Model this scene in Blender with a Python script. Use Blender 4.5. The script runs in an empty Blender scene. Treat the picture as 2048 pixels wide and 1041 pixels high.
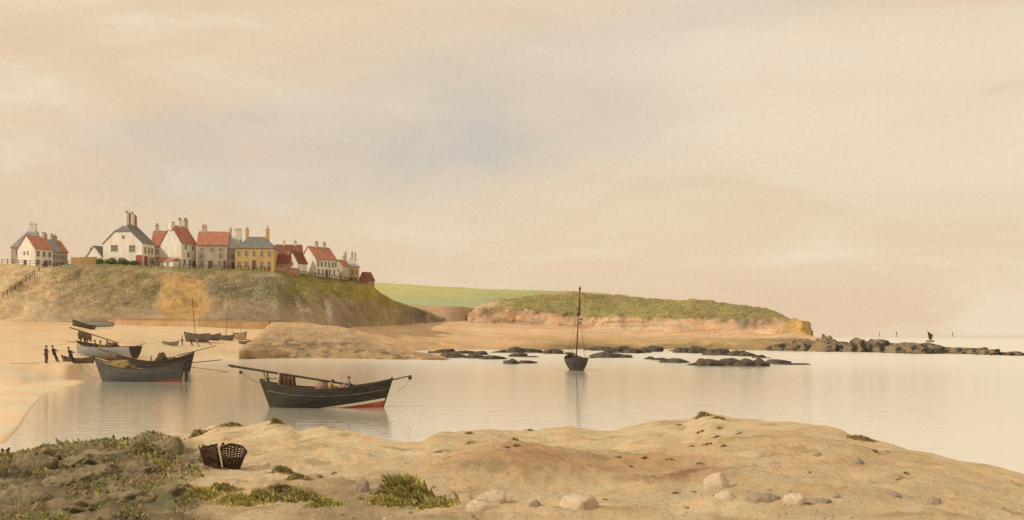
import bpy, bmesh, math, random
from mathutils import Vector, Matrix, noise
from mathutils.bvhtree import BVHTree
R = math.radians
C = bpy.context.scene.collection
scn = bpy.context.scene
random.seed(7)

# ------------------------------------------------------------------ camera
EYE = 4.6            # metres above the water
HZ = 671.0           # row of the sea horizon in the 2048 px wide picture
FX = 2048.0          # focal length in picture pixels (36 mm on a 36 mm sensor)
cam_d = bpy.data.cameras.new('camera')
cam_d.lens = 36.0; cam_d.sensor_width = 36.0
cam_d.shift_y = (HZ - 520.5) / 2048.0
cam_d.clip_start = 0.1; cam_d.clip_end = 60000
cam = bpy.data.objects.new('camera', cam_d); C.objects.link(cam)
cam.location = (0, 0, EYE); cam.rotation_euler = (R(90), 0, 0)
scn.camera = cam

# ------------------------------------------------------------------ light
SUN = Vector((-0.80, -0.40, 0.62)).normalized()      # towards the sun: left of and behind the painter
sd = bpy.data.lights.new('sun', 'SUN'); sd.energy = 2.5; sd.angle = R(1.5); sd.color = (1.0, 0.90, 0.74)
sun = bpy.data.objects.new('sun', sd); C.objects.link(sun)
sun.rotation_euler = (-SUN).to_track_quat('-Z', 'Y').to_euler()
sun.location = (-50, -30, 60)
scn.view_settings.view_transform = 'Standard'; scn.view_settings.look = 'None'
scn.view_settings.exposure = 0.0; scn.view_settings.gamma = 1.0
scn.view_settings.use_curve_mapping = False

class NT:
    """tiny helper for writing node trees"""
    def __init__(s, tree): s.t = tree; s.n = tree.nodes; s.l = tree.links
    def new(s, kind, **kw):
        n = s.n.new(kind)
        for k, v in kw.items(): setattr(n, k, v)
        return n
    def put(s, sock, v):
        if isinstance(v, bpy.types.NodeSocket): s.l.new(v, sock)
        elif v is not None:
            if hasattr(sock.default_value, '__len__') and not hasattr(v, '__len__'): v = (v, v, v)
            if hasattr(sock.default_value, '__len__') and len(sock.default_value) == 4 and len(v) == 3: v = (*v, 1)
            sock.default_value = v
    def m(s, op, a, b=None, c=None, clamp=False):
        n = s.new('ShaderNodeMath', operation=op); n.use_clamp = clamp
        for i, v in enumerate((a, b, c)):
            if v is not None: s.put(n.inputs[i], v)
        return n.outputs[0]
    def mix(s, f, a, b, mode='MIX'):
        n = s.new('ShaderNodeMix', data_type='RGBA', blend_type=mode)
        s.put(n.inputs[0], f); s.put(n.inputs[6], a); s.put(n.inputs[7], b)
        return n.outputs[2]
    def noise(s, vec, scale, detail=5, rough=0.55, dist=0.0):
        n = s.new('ShaderNodeTexNoise'); s.put(n.inputs['Vector'], vec)
        n.inputs['Scale'].default_value = scale; n.inputs['Detail'].default_value = detail
        n.inputs['Roughness'].default_value = rough; n.inputs['Distortion'].default_value = dist
        return n.outputs['Fac']
    def ramp(s, f, lo, hi, a=0.0, b=1.0, smooth=True):
        n = s.new('ShaderNodeMapRange'); n.interpolation_type = 'SMOOTHSTEP' if smooth else 'LINEAR'
        s.put(n.inputs[0], f)
        for i, v in enumerate((lo, hi, a, b)): n.inputs[i + 1].default_value = v
        return n.outputs[0]
    def xyz(s, v):
        n = s.new('ShaderNodeSeparateXYZ'); s.put(n.inputs[0], v); return n.outputs
    def vec(s, x, y, z):
        n = s.new('ShaderNodeCombineXYZ')
        for i, v in enumerate((x, y, z)): s.put(n.inputs[i], v)
        return n.outputs[0]
    def map(s, v, scale=(1, 1, 1), rot=(0, 0, 0), loc=(0, 0, 0)):
        n = s.new('ShaderNodeMapping'); s.put(n.inputs[0], v)
        n.inputs[1].default_value = loc; n.inputs[2].default_value = rot; n.inputs[3].default_value = scale
        return n.outputs[0]

# ------------------------------------------------------------------ sky: thin warm overcast with grey-blue openings
w = bpy.data.worlds.new('World'); scn.world = w; w.use_nodes = True
T = NT(w.node_tree); T.n.clear()
out = T.new('ShaderNodeOutputWorld'); bg = T.new('ShaderNodeBackground'); T.l.new(bg.outputs[0], out.inputs[0])
tc = T.new('ShaderNodeTexCoord')
d = T.xyz(tc.outputs['Generated'])
az = T.m('ARCTAN2', d[0], d[1]); el = T.m('ARCSINE', d[2])
sky = T.new('ShaderNodeTexSky', sky_type='NISHITA'); sky.sun_disc = False
sky.sun_elevation = math.asin(SUN.z); sky.sun_rotation = math.atan2(SUN.x, SUN.y)
sky.dust_density = 3.0
nish = T.mix(1.0, sky.outputs[0], (0.10, 0.10, 0.10), 'MULTIPLY')
uv = T.vec(az, el, 0.0)
st = T.map(uv, scale=(3.2, 13.0, 1), rot=(0, 0, R(-14)))          # streaks that climb to the right
n1 = T.noise(st, 1.0, 7, 0.56, 0.5)
n2 = T.noise(T.map(uv, scale=(7, 13, 1), rot=(0, 0, R(-18)), loc=(3, 1, 0)), 1.0, 7, 0.6, 0.4)
n3 = T.noise(T.map(uv, scale=(2.0, 4.0, 1), loc=(7, 5, 0)), 1.0, 3, 0.5)
n4 = T.noise(uv, 240.0, 3, 0.6)
def blob(ca, ce, ra, re, tilt):
    a = T.m('SUBTRACT', az, ca); e = T.m('SUBTRACT', el, ce)
    c_, s_ = math.cos(tilt), math.sin(tilt)
    u = T.m('ADD', T.m('MULTIPLY', a, c_), T.m('MULTIPLY', e, s_))
    v = T.m('SUBTRACT', T.m('MULTIPLY', e, c_), T.m('MULTIPLY', a, s_))
    q = T.m('ADD', T.m('POWER', T.m('DIVIDE', u, ra), 2.0), T.m('POWER', T.m('DIVIDE', v, re), 2.0))
    return T.m('EXPONENT', T.m('MULTIPLY', q, -1.0))
gap = T.m('ADD', T.m('MULTIPLY', blob(-0.05, 0.198, 0.20, 0.066, 0.15), 1.0), T.m('MULTIPLY', blob(-0.17, 0.168, 0.22, 0.034, 0.10), 0.8))
gap = T.m('ADD', gap, T.m('MULTIPLY', blob(0.20, 0.300, 0.26, 0.020, 0.10), 0.5))
gap = T.m('ADD', gap, T.m('MULTIPLY', blob(-0.30, 0.195, 0.12, 0.018, 0.18), 0.6))
gap = T.m('MULTIPLY', gap, T.ramp(n2, 0.25, 0.68, 0.50, 1.05))
base = T.mix(T.ramp(az, -0.45, 0.40), (0.770, 0.585, 0.405), (0.815, 0.675, 0.490))
base = T.mix(T.ramp(el, 0.02, 0.16), (0.775, 0.585, 0.395), base)
base = T.mix(T.m('MULTIPLY', T.ramp(n1, 0.46, 0.66), 0.85), base, (0.85, 0.715, 0.535))
base = T.mix(T.m('MULTIPLY', T.ramp(n1, 0.48, 0.30), 0.60), base, (0.735, 0.55, 0.38))
base = T.mix(T.m('MULTIPLY', T.ramp(n3, 0.5, 0.72), 0.35), base, (0.72, 0.575, 0.44))
blue = T.mix(0.025, T.mix(T.ramp(n2, 0.35, 0.65), (0.635, 0.555, 0.465), (0.595, 0.548, 0.455)), nish)
base = T.mix(T.m('MULTIPLY', gap, 0.80, clamp=True), base, blue)
base = T.mix(0.05, base, nish)
base = T.mix(1.0, base, T.vec(*[T.ramp(n4, 0.3, 0.7, 0.965, 1.035, False)] * 3), 'MULTIPLY')
T.l.new(base, bg.inputs[0]); bg.inputs[1].default_value = 1.05

# ------------------------------------------------------------------ general helpers
def P(px, py, D):
    """world point at depth D behind picture point px, py"""
    return Vector(((px - 1024) / FX * D, D, EYE + (HZ - py) / FX * D))
def DW(py): return EYE * FX / (py - HZ)          # depth of the water surface on row py
def lerp(a, b, t): return a + (b - a) * t
def sstep(a, b, x):
    t = max(0.0, min(1.0, (x - a) / (b - a))); return t * t * (3 - 2 * t)
def gauss(x, c, r): return math.exp(-((x - c) / r) ** 2)
def fbm(v, o=5): return noise.fractal(v, 0.9, 2.1, o)
def pl(pts, x):
    if x <= pts[0][0]: return pts[0][1]
    for (a, b), (c, e) in zip(pts, pts[1:]):
        if x <= c: return b + (e - b) * (x - a) / (c - a)
    return pts[-1][1]

class MB:
    def __init__(s): s.v = []; s.f = []; s.mi = []; s.c = []
    def add(s, vs, fs, mi=0, col=None):
        o = len(s.v); s.v += [Vector(v) for v in vs]
        s.f += [tuple(i + o for i in f) for f in fs]; s.mi += [mi] * len(fs)
        s.c += [col or (1, 1, 1)] * len(vs)
    def box(s, lo, hi, mi=0, M=None):
        x0, y0, z0 = lo; x1, y1, z1 = hi
        v = [Vector(p) for p in ((x0,y0,z0),(x1,y0,z0),(x1,y1,z0),(x0,y1,z0),(x0,y0,z1),(x1,y0,z1),(x1,y1,z1),(x0,y1,z1))]
        if M: v = [M @ p for p in v]
        s.add(v, [(0,3,2,1),(4,5,6,7),(0,1,5,4),(1,2,6,5),(2,3,7,6),(3,0,4,7)], mi)
    def tube(s, pts, r, n=8, mi=0, cap=True):
        pts = [Vector(p) for p in pts]; k = len(pts)
        rr = r if hasattr(r, '__len__') else [r] * k
        vs = []; fs = []
        up = None
        for i, p in enumerate(pts):
            tan = (pts[min(i + 1, k - 1)] - pts[max(i - 1, 0)]).normalized()
            if up is None: up = Vector((0, 0, 1)) if abs(tan.z) < 0.9 else Vector((1, 0, 0))
            a = tan.cross(up).normalized(); b = a.cross(tan).normalized(); up = b
            for j in range(n):
                t = 2 * math.pi * j / n
                vs.append(p + (a * math.cos(t) + b * math.sin(t)) * rr[i])
        for i in range(k - 1):
            for j in range(n):
                fs.append((i*n + j, i*n + (j+1) % n, (i+1)*n + (j+1) % n, (i+1)*n + j))
        if cap:
            fs.append(tuple(reversed(range(n)))); fs.append(tuple(range((k-1)*n, k*n)))
        s.add(vs, fs, mi)
    def lathe(s, prof, n=14, mi=0, M=None):
        vs = []; fs = []
        for (r, z) in prof:
            for j in range(n):
                t = 2 * math.pi * j / n; p = Vector((r * math.cos(t), r * math.sin(t), z)); vs.append(M @ p if M else p)
        for i in range(len(prof) - 1):
            for j in range(n): fs.append((i*n+j, i*n+(j+1) % n, (i+1)*n+(j+1) % n, (i+1)*n+j))
        s.add(vs, fs, mi)
    def build(s, name, mats, parent=None, smooth=False, loc=None, rz=0, colour=False):
        me = bpy.data.meshes.new(name); me.from_pydata([tuple(v) for v in s.v], [], s.f)
        if not isinstance(mats, (list, tuple)): mats = [mats]
        for m in mats: me.materials.append(m)
        me.polygons.foreach_set('material_index', s.mi)
        if smooth: me.polygons.foreach_set('use_smooth', [True] * len(s.f))
        if colour:
            ca = me.color_attributes.new('Col', 'FLOAT_COLOR', 'POINT')
            ca.data.foreach_set('color', [x for c in s.c for x in (*c, 1.0)])
        me.update()
        o = bpy.data.objects.new(name, me); C.objects.link(o)
        if parent: o.parent = parent
        if loc is not None: o.location = loc
        if rz: o.rotation_euler.z = rz
        return o

def tag(o, label=None, cat=None, group=None, kind=None):
    if label: o['label'] = label
    if cat: o['category'] = cat
    if group: o['group'] = group
    if kind: o['kind'] = kind
    return o
def thing(name, label, cat, loc=(0, 0, 0), rz=0, group=None, rx=0, ry=0):
    o = bpy.data.objects.new(name, None); C.objects.link(o); o.empty_display_size = 0.3
    o.location = loc; o.rotation_euler = (rx, ry, rz)
    return tag(o, label, cat, group)

# ------------------------------------------------------------------ materials
def mat(name, c, c2=None, scale=2.0, rough=0.85, bump=0.3, bscale=None, stretch=(1, 1, 1), mixlo=0.35, mixhi=0.68, spec=0.25, bdist=0.05):
    m = bpy.data.materials.new(name); m.use_nodes = True
    t = NT(m.node_tree); b = t.n['Principled BSDF']
    co = t.new('ShaderNodeTexCoord').outputs['Object']
    co = t.map(co, scale=stretch)
    f = t.ramp(t.noise(co, scale, 6, 0.6, 0.3), mixlo, mixhi)
    c2 = c2 or tuple(x * 0.75 for x in c)
    col = t.mix(f, c, c2)
    f2 = t.ramp(t.noise(co, scale * 7, 4, 0.6), 0.3, 0.7, 0.86, 1.12, False)
    col = t.mix(1.0, col, t.vec(f2, f2, f2), 'MULTIPLY')
    t.l.new(col, b.inputs['Base Color'])
    b.inputs['Roughness'].default_value = rough; b.inputs['Specular IOR Level'].default_value = spec
    if bump:
        bn = t.new('ShaderNodeBump'); bn.inputs['Strength'].default_value = bump; bn.inputs['Distance'].default_value = bdist
        t.put(bn.inputs['Height'], t.noise(co, bscale or scale * 6, 5, 0.6)); t.l.new(bn.outputs[0], b.inputs['Normal'])
    return m

def terrain_mat(name, scale=0.3, var=0.35, bump=0.5, bdist=0.25, rough=0.95, fine=3.0, strata=0.0):
    m = bpy.data.materials.new(name); m.use_nodes = True
    t = NT(m.node_tree); b = t.n['Principled BSDF']
    at = t.new('ShaderNodeAttribute', attribute_name='Col').outputs['Color']
    co = t.new('ShaderNodeTexCoord').outputs['Object']
    a = t.ramp(t.noise(co, scale, 7, 0.62, 0.6), 0.25, 0.75, 1 - var, 1 + var, False)
    c = t.ramp(t.noise(co, scale * fine * 3, 6, 0.72), 0.3, 0.7, 1 - var * 0.9, 1 + var * 0.9, False)
    k = t.m('MULTIPLY', a, c)
    if strata:
        s_ = t.noise(t.map(co, scale=(0.03, 0.03, 0.9)), 1.0, 5, 0.65, 0.6)
        k = t.m('MULTIPLY', k, t.ramp(s_, 0.35, 0.65, 1 - strata, 1 + strata * 0.6, False))
    hue = t.ramp(t.noise(co, scale * 1.7, 4, 0.6), 0.35, 0.65)
    tint = t.mix(hue, (1.05, 0.98, 0.90), (0.96, 1.03, 1.04))
    col = t.mix(1.0, at, t.vec(k, k, k), 'MULTIPLY'); col = t.mix(1.0, col, tint, 'MULTIPLY')
    t.l.new(col, b.inputs['Base Color']); b.inputs['Roughness'].default_value = rough; b.inputs['Specular IOR Level'].default_value = 0.12
    bn = t.new('ShaderNodeBump'); bn.inputs['Strength'].default_value = bump; bn.inputs['Distance'].default_value = bdist
    h = t.m('ADD', t.noise(co, scale * fine, 8, 0.65), t.m('MULTIPLY', t.noise(co, scale * fine * 6, 4, 0.7), 0.35))
    t.put(bn.inputs['Height'], h); t.l.new(bn.outputs[0], b.inputs['Normal'])
    return m

def roof_mat(name, c, c2, tile=3.2):
    m = mat(name, c, c2, 0.9, 0.9, 0)
    t = NT(m.node_tree); b = t.n['Principled BSDF']
    co = t.new('ShaderNodeTexCoord').outputs['Object']
    wv = t.new('ShaderNodeTexWave', wave_type='BANDS', bands_direction='Z'); t.put(wv.inputs[0], co); wv.inputs['Scale'].default_value = tile
    wv.inputs['Distortion'].default_value = 1.2; wv.inputs['Detail'].default_value = 3
    bn = t.new('ShaderNodeBump'); bn.inputs['Strength'].default_value = 0.8; bn.inputs['Distance'].default_value = 0.06
    t.put(bn.inputs['Height'], wv.outputs['Fac']); t.l.new(bn.outputs[0], b.inputs['Normal'])
    return m

M = {}
M['lime_white'] = mat('lime_white', (0.80, 0.755, 0.67), (0.66, 0.61, 0.53), 0.5, 0.95, 0.3, stretch=(1, 1, 0.5))
M['pale_render'] = mat('pale_render', (0.56, 0.48, 0.39), (0.46, 0.40, 0.33), 0.5, 0.95, 0.3, stretch=(1, 1, 0.5))
M['grey_stone'] = mat('grey_stone', (0.50, 0.43, 0.35), (0.38, 0.33, 0.28), 0.7, 0.95, 0.4)
M['yellow_stone'] = mat('yellow_stone', (0.60, 0.41, 0.18), (0.50, 0.34, 0.16), 0.6, 0.95, 0.4)
M['pink_brick'] = mat('pink_brick', (0.46, 0.27, 0.19), (0.34, 0.19, 0.14), 0.8, 0.95, 0.4)
M['ochre_stone'] = mat('ochre_stone', (0.56, 0.36, 0.17), (0.44, 0.28, 0.14), 0.3, 0.95, 0.5)
M['red_tile'] = roof_mat('red_tile', (0.53, 0.25, 0.17), (0.42, 0.185, 0.12))
M['dark_red_tile'] = roof_mat('dark_red_tile', (0.30, 0.125, 0.09), (0.20, 0.09, 0.065))
M['slate'] = roof_mat('slate', (0.25, 0.24, 0.23), (0.19, 0.185, 0.18))
M['blue_slate'] = roof_mat('blue_slate', (0.36, 0.39, 0.40), (0.28, 0.30, 0.31))
M['pale_slate'] = roof_mat('pale_slate', (0.60, 0.60, 0.58), (0.5, 0.5, 0.49))
M['clay_pot'] = mat('clay_pot', (0.34, 0.22, 0.16), None, 3, 0.9, 0.1)
M['glass'] = mat('glass', (0.10, 0.095, 0.085), (0.16, 0.15, 0.13), 1.5, 0.25, 0, spec=0.5)
M['old_glass'] = mat('old_glass', (0.20, 0.18, 0.15), (0.14, 0.125, 0.105), 1.5, 0.3, 0, spec=0.5)
M['frame_paint'] = mat('frame_paint', (0.62, 0.57, 0.49), None, 3, 0.8, 0.1)
M['door_paint'] = mat('door_paint', (0.17, 0.11, 0.08), None, 3, 0.7, 0.1)
M['red_paint'] = mat('red_paint', (0.40, 0.12, 0.085), (0.32, 0.10, 0.07), 2, 0.8, 0.1)
M['old_wood'] = mat('old_wood', (0.11, 0.08, 0.055), (0.07, 0.05, 0.035), 3, 0.9, 0.4, stretch=(1, 1, 0.2))
M['spar_wood'] = mat('spar_wood', (0.075, 0.06, 0.045), (0.05, 0.04, 0.03), 4, 0.75, 0.2)
M['pale_spar'] = mat('pale_spar', (0.42, 0.33, 0.22), None, 4, 0.75, 0.2)
M['rub_wood'] = mat('rub_wood', (0.20, 0.18, 0.145), (0.10, 0.09, 0.075), 1.2, 0.85, 0.2)
M['rope'] = mat('rope', (0.20, 0.15, 0.10), None, 9, 0.95, 0.3)
M['brown_sail'] = mat('brown_sail', (0.15, 0.08, 0.05), (0.10, 0.055, 0.035), 3, 0.95, 0.6, stretch=(1, 1, 0.3))
M['net_brown'] = mat('net_brown', (0.17, 0.12, 0.075), (0.10, 0.07, 0.045), 5, 0.95, 1.0, bscale=14, bdist=0.12)
M['net_pink'] = mat('net_pink', (0.42, 0.25, 0.18), (0.32, 0.19, 0.14), 5, 0.95, 1.0, bscale=14, bdist=0.12)
M['net_yellow'] = mat('net_yellow', (0.36, 0.28, 0.10), (0.22, 0.17, 0.07), 5, 0.95, 1.0, bscale=14, bdist=0.12)
M['wicker'] = mat('wicker', (0.10, 0.055, 0.035), (0.06, 0.033, 0.024), 14, 0.9, 0.5)
M['skin'] = mat('skin', (0.48, 0.27, 0.18), None, 6, 0.6, 0.05)
M['dark_cloth'] = mat('dark_cloth', (0.055, 0.04, 0.035), (0.08, 0.055, 0.045), 6, 0.95, 0.4)
M['brown_cloth'] = mat('brown_cloth', (0.13, 0.095, 0.07), None, 6, 0.95, 0.4)
M['grey_cloth'] = mat('grey_cloth', (0.20, 0.19, 0.185), None, 6, 0.95, 0.4)
M['yellow_oilskin'] = mat('yellow_oilskin', (0.55, 0.36, 0.06), None, 6, 0.6, 0.3)
M['pale_cloth'] = mat('pale_cloth', (0.5, 0.45, 0.38), None, 6, 0.95, 0.3)
M['navy_cloth'] = mat('navy_cloth', (0.05, 0.05, 0.075), None, 6, 0.95, 0.3)
M['dark_rock'] = mat('dark_rock', (0.125, 0.103, 0.075), (0.038, 0.036, 0.031), 0.55, 0.85, 0.9, bscale=3, bdist=0.2)
M['reef_rock'] = mat('reef_rock', (0.27, 0.205, 0.135), (0.055, 0.052, 0.046), 0.35, 0.9, 0.9, bscale=2.2, bdist=0.3, mixlo=0.42, mixhi=0.56)
M['weed_rock'] = mat('weed_rock', (0.31, 0.24, 0.145), (0.13, 0.13, 0.07), 1.3, 0.95, 1.0, bscale=9, bdist=0.10)
M['pale_stone'] = mat('pale_stone', (0.60, 0.485, 0.345), (0.47, 0.37, 0.25), 3, 0.95, 0.6, bscale=12)
M['grey_pebble'] = mat('grey_pebble', (0.36, 0.29, 0.215), (0.25, 0.205, 0.16), 5, 0.95, 0.6, bscale=16)
M['foam'] = mat('foam', (0.80, 0.78, 0.72), None, 1.5, 0.9, 0.8)
M['iron'] = mat('iron', (0.06, 0.055, 0.05), None, 6, 0.6, 0.2)

def hull_mat(name, c, c2, red=None, white=None, a=0.0, b=0.0, wid=0.12, curve=0.0):
    """boat paint: topsides, then a white band and a red bottom below the line z = a + b x + curve x^2 of the boat"""
    m = bpy.data.materials.new(name); m.use_nodes = True
    t = NT(m.node_tree); bs = t.n['Principled BSDF']
    co = t.new('ShaderNodeTexCoord').outputs['Object']; x, y, z = t.xyz(co)
    f = t.ramp(t.noise(t.map(co, scale=(0.5, 0.5, 2.0)), 1.6, 6, 0.65, 0.4), 0.34, 0.68)
    col = t.mix(f, c, c2)
    streak = t.ramp(t.noise(t.map(co, scale=(6, 6, 0.6)), 1.0, 4, 0.6), 0.3, 0.7, 0.8, 1.18, False)
    col = t.mix(1.0, col, t.vec(streak, streak, streak), 'MULTIPLY')
    if red:
        q = t.m('SUBTRACT', z, t.m('ADD', a, t.m('MULTIPLY', x, b)))
        if curve: q = t.m('SUBTRACT', q, t.m('MULTIPLY', t.m('MULTIPLY', x, x), curve))
        q = t.m('ADD', q, t.m('MULTIPLY', t.m('SUBTRACT', t.noise(co, 3.0, 3), 0.5), 0.03))
        if white: col = t.mix(t.m('LESS_THAN', q, wid), col, white)
        col = t.mix(t.m('LESS_THAN', q, 0.0), col, t.mix(f, red, tuple(v * 0.8 for v in red)))
    t.l.new(col, bs.inputs['Base Color']); bs.inputs['Roughness'].default_value = 0.7; bs.inputs['Specular IOR Level'].default_value = 0.18
    bn = t.new('ShaderNodeBump'); bn.inputs['Strength'].default_value = 0.35; bn.inputs['Distance'].default_value = 0.02
    t.put(bn.inputs['Height'], t.noise(t.map(co, scale=(1, 1, 6)), 4.0, 4)); t.l.new(bn.outputs[0], bs.inputs['Normal'])
    return m

# ------------------------------------------------------------------ terrain
BVH = []
def loft(name, cols, segs, material, colour, disp, step=3.0, label=None, cat=None, kind='structure', skirt=True, bvh=True):
    """cols: [(px, [(D, z), ...])] near to far; linear along a column, Catmull-Rom from column to column"""
    pxs = [c[0] for c in cols]; K = len(cols[0][1])
    def node(i, k): i = max(0, min(len(cols) - 1, i)); return cols[i][1][k]
    def at(px, k):
        i = 0
        while i < len(cols) - 2 and px > pxs[i + 1]: i += 1
        t = max(0.0, min(1.0, (px - pxs[i]) / (pxs[i + 1] - pxs[i])))
        r = []
        for c in (0, 1):
            p0, p1, p2, p3 = (node(i + q, k)[c] for q in (-1, 0, 1, 2))
            w_ = pxs[i + 1] - pxs[i]
            m1 = (p2 - p0) / (pxs[min(i + 1, len(pxs) - 1)] - pxs[max(i - 1, 0)]) * w_
            m2 = (p3 - p1) / (pxs[min(i + 2, len(pxs) - 1)] - pxs[i]) * w_
            t2, t3 = t * t, t * t * t
            r.append((2*t3 - 3*t2 + 1) * p1 + (t3 - 2*t2 + t) * m1 * 0.8 + (-2*t3 + 3*t2) * p2 + (t3 - t2) * m2 * 0.8)
        return r
    n = int((pxs[-1] - pxs[0]) / step) + 1
    vs = []; cs = []; rows = sum(segs) + 1
    for i in range(n):
        px = pxs[0] + (pxs[-1] - pxs[0]) * i / (n - 1)
        nd = [at(px, k) for k in range(K)]
        for k in range(K - 1):
            for j in range(segs[k] + (1 if k == K - 2 else 0)):
                t = j / segs[k]
                D = lerp(nd[k][0], nd[k + 1][0], t); z = lerp(nd[k][1], nd[k + 1][1], t)
                py = HZ - (z - EYE) / D * FX
                p = Vector(((px - 1024) / FX * D, D, z))
                cs.append(colour(px, py, p, k + t)); vs.append(p + disp(px, py, p, k + t))
    fs = [(i*rows + j, (i+1)*rows + j, (i+1)*rows + j + 1, i*rows + j + 1) for i in range(n - 1) for j in range(rows - 1)]
    mb = MB(); mb.v = vs; mb.f = fs; mb.mi = [0] * len(fs); mb.c = cs
    if bvh: BVH.append(BVHTree.FromPolygons([tuple(v) for v in vs], fs))
    if skirt:
        def sk(idx):
            o = len(mb.v)
            for i in idx: mb.v.append(Vector((mb.v[i].x, mb.v[i].y, -2.0))); mb.c.append(mb.c[i])
            for a in range(len(idx) - 1): mb.f.append((idx[a], idx[a+1], o + a + 1, o + a)); mb.mi.append(0)
        sk(list(range(rows))); sk([(n-1)*rows + j for j in range(rows)]); sk([i*rows + rows - 1 for i in range(n)])
    o = mb.build(name, material, smooth=True, colour=True)
    return tag(o, label, cat, kind=kind)
def ray(px, py, lo=5.0):
    dr = Vector(((px - 1024) / FX, 1, (HZ - py) / FX)).normalized(); best = None
    for b in BVH:
        h = b.ray_cast(Vector((0, 0, EYE)) + dr * lo, dr)
        if h[0] is not None and (best is None or h[0].y < best.y): best = h[0]
    return best
def down(x, y):
    best = -1.0
    for b in BVH:
        h = b.ray_cast(Vector((x, y, 200)), Vector((0, 0, -1)))
        if h[0] is not None and h[0].z > best: best = h[0].z
    return best
def yz(D, y): return (D, EYE + (HZ - y) / FX * D)

def mixc(a, b, t): return tuple(lerp(x, y, max(0.0, min(1.0, t))) for x, y in zip(a, b))
SAND = (0.60, 0.445, 0.275); WET = (0.56, 0.43, 0.28); ORANGE = (0.56, 0.345, 0.145)

# --- water
wm = bpy.data.materials.new('sea_water'); wm.use_nodes = True
t = NT(wm.node_tree); b = t.n['Principled BSDF']
co = t.new('ShaderNodeTexCoord').outputs['Object']
f = t.ramp(t.noise(t.map(co, scale=(0.012, 0.045, 1)), 1.0, 6, 0.6, 0.4), 0.32, 0.70)
col = t.mix(f, (0.83, 0.775, 0.635), (0.73, 0.725, 0.62))
xs = t.xyz(co)
col = t.mix(t.ramp(xs[0], -20.0, 70.0), col, (0.78, 0.75, 0.645))
t.l.new(col, b.inputs['Base Color']); rg = t.ramp(t.xyz(co)[1], 70.0, 260.0, 0.07, 0.30); t.l.new(rg, b.inputs['Roughness']); t.l.new(rg, b.inputs['Coat Roughness']); b.inputs['IOR'].default_value = 1.36; b.inputs['Coat Weight'].default_value = 0.75; b.inputs['Coat IOR'].default_value = 1.5
bn = t.new('ShaderNodeBump'); bn.inputs['Strength'].default_value = 0.42; bn.inputs['Distance'].default_value = 0.06
h = t.m('ADD', t.noise(t.map(co, scale=(0.35, 1.3, 1)), 1.0, 4, 0.55, 0.2), t.m('MULTIPLY', t.noise(t.map(co, scale=(1.6, 4.0, 1)), 1.0, 3, 0.5), 0.4))
t.put(bn.inputs['Height'], h); t.l.new(bn.outputs[0], b.inputs['Normal']); t.l.new(bn.outputs[0], b.inputs['Coat Normal'])
df = t.new('ShaderNodeBsdfDiffuse'); df.inputs[0].default_value = (0.52, 0.47, 0.385, 1)          # wind-ruffled open sea beyond the reef
mx = t.new('ShaderNodeMixShader'); t.put(mx.inputs[0], t.ramp(xs[1], 700.0, 2500.0, 0.0, 0.45))
t.l.new(b.outputs[0], mx.inputs[1]); t.l.new(df.outputs[0], mx.inputs[2]); t.l.new(mx.outputs[0], t.n['Material Output'].inputs[0])
mb = MB()
ys = [-60, 20, 60, 120, 240, 500, 1200, 4000, 12000, 40000]
for i, y in enumerate(ys):
    for x in (-1, -0.5, 0, 0.5, 1): mb.v.append(Vector((x * (400 + max(0, y) * 1.2), y, 0))); mb.c.append((1, 1, 1))
for i in range(len(ys) - 1):
    for j in range(4): mb.f.append((i*5 + j, i*5 + j + 1, (i+1)*5 + j + 1, (i+1)*5 + j)); mb.mi.append(0)
tag(mb.build('water', wm), kind='structure')

# --- left beach
def beach_col(px, py, p, k):
    n = fbm(p * 0.05) * 0.5 + 0.5; n2 = fbm(p * Vector((0.05, 0.25, 1)) + Vector((9, 3, 0)))
    c = mixc((0.64, 0.50, 0.34), (0.60, 0.46, 0.30), n)
    c = mixc(c, ORANGE, 0.55 * gauss(px, 75, 70) * gauss(py, 625, 35) + 0.35 * max(0, n2) * sstep(700, 660, py))
    c = mixc(c, (0.70, 0.56, 0.40), sstep(1.6, 0.2, p.z) * 0.8)
    return c
BEACH = [
    (-420, [(30, -1.0), (36, 0.0), (100, 2.0), (150, 3.0), (200, 5.4), (240, 7.6), (275, 12)]),
    (0,    [(38, -1.0), (43, 0.0), (104, 1.75), (150, 2.6), (200, 5.0), (240, 7.2), (268, 11)]),
    (35,   [(44, -1.0), (50, 0.0), (104, 1.75), (150, 2.6), (200, 5.0), (240, 7.2), (268, 10)]),
    (65,   [(58, -1.0), (66, 0.0), (104, 1.70), (150, 2.5), (200, 4.9), (240, 7.1), (268, 10)]),
    (95,   [(74, -1.0), (82, 0.0), (103, 1.70), (150, 2.4), (200, 4.9), (240, 7.0), (268, 10)]),
    (150,  [(88, -1.0), (94, 0.0), (104, 1.62), (150, 2.2), (200, 5.0), (242, 7.0), (268, 10)]),
    (178,  [(98, -1.0), (105, 0.0), (122, 1.0), (155, 2.1), (205, 5.1), (244, 7.0), (268, 9)]),
    (240,  [(128, -1.0), (136, 0.0), (148, 1.2), (170, 2.5), (208, 5.2), (246, 6.9), (268, 8)]),
    (300,  [(148, -1.0), (157, 0.0), (170, 1.3), (185, 2.5), (212, 4.9), (247, 6.7), (270, 8)]),
    (400,  [(172, -1.0), (182, 0.0), (194, 1.6), (206, 3.0), (226, 4.9), (250, 6.4), (274, 8)]),
    (480,  [(188, -1.0), (197, 0.0), (207, 1.8), (216, 3.0), (234, 4.8), (252, 6.0), (276, 7)]),
    (560,  [(196, -1.0), (205, 0.0), (215, 1.8), (225, 3.0), (240, 4.6), (256, 5.6), (278, 7)]),
    (640,  [(205, -1.0), (215, 0.0), (228, 1.5), (240, 2.5), (256, 4.0), (276, 5.0), (300, 7)]),
]
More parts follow.
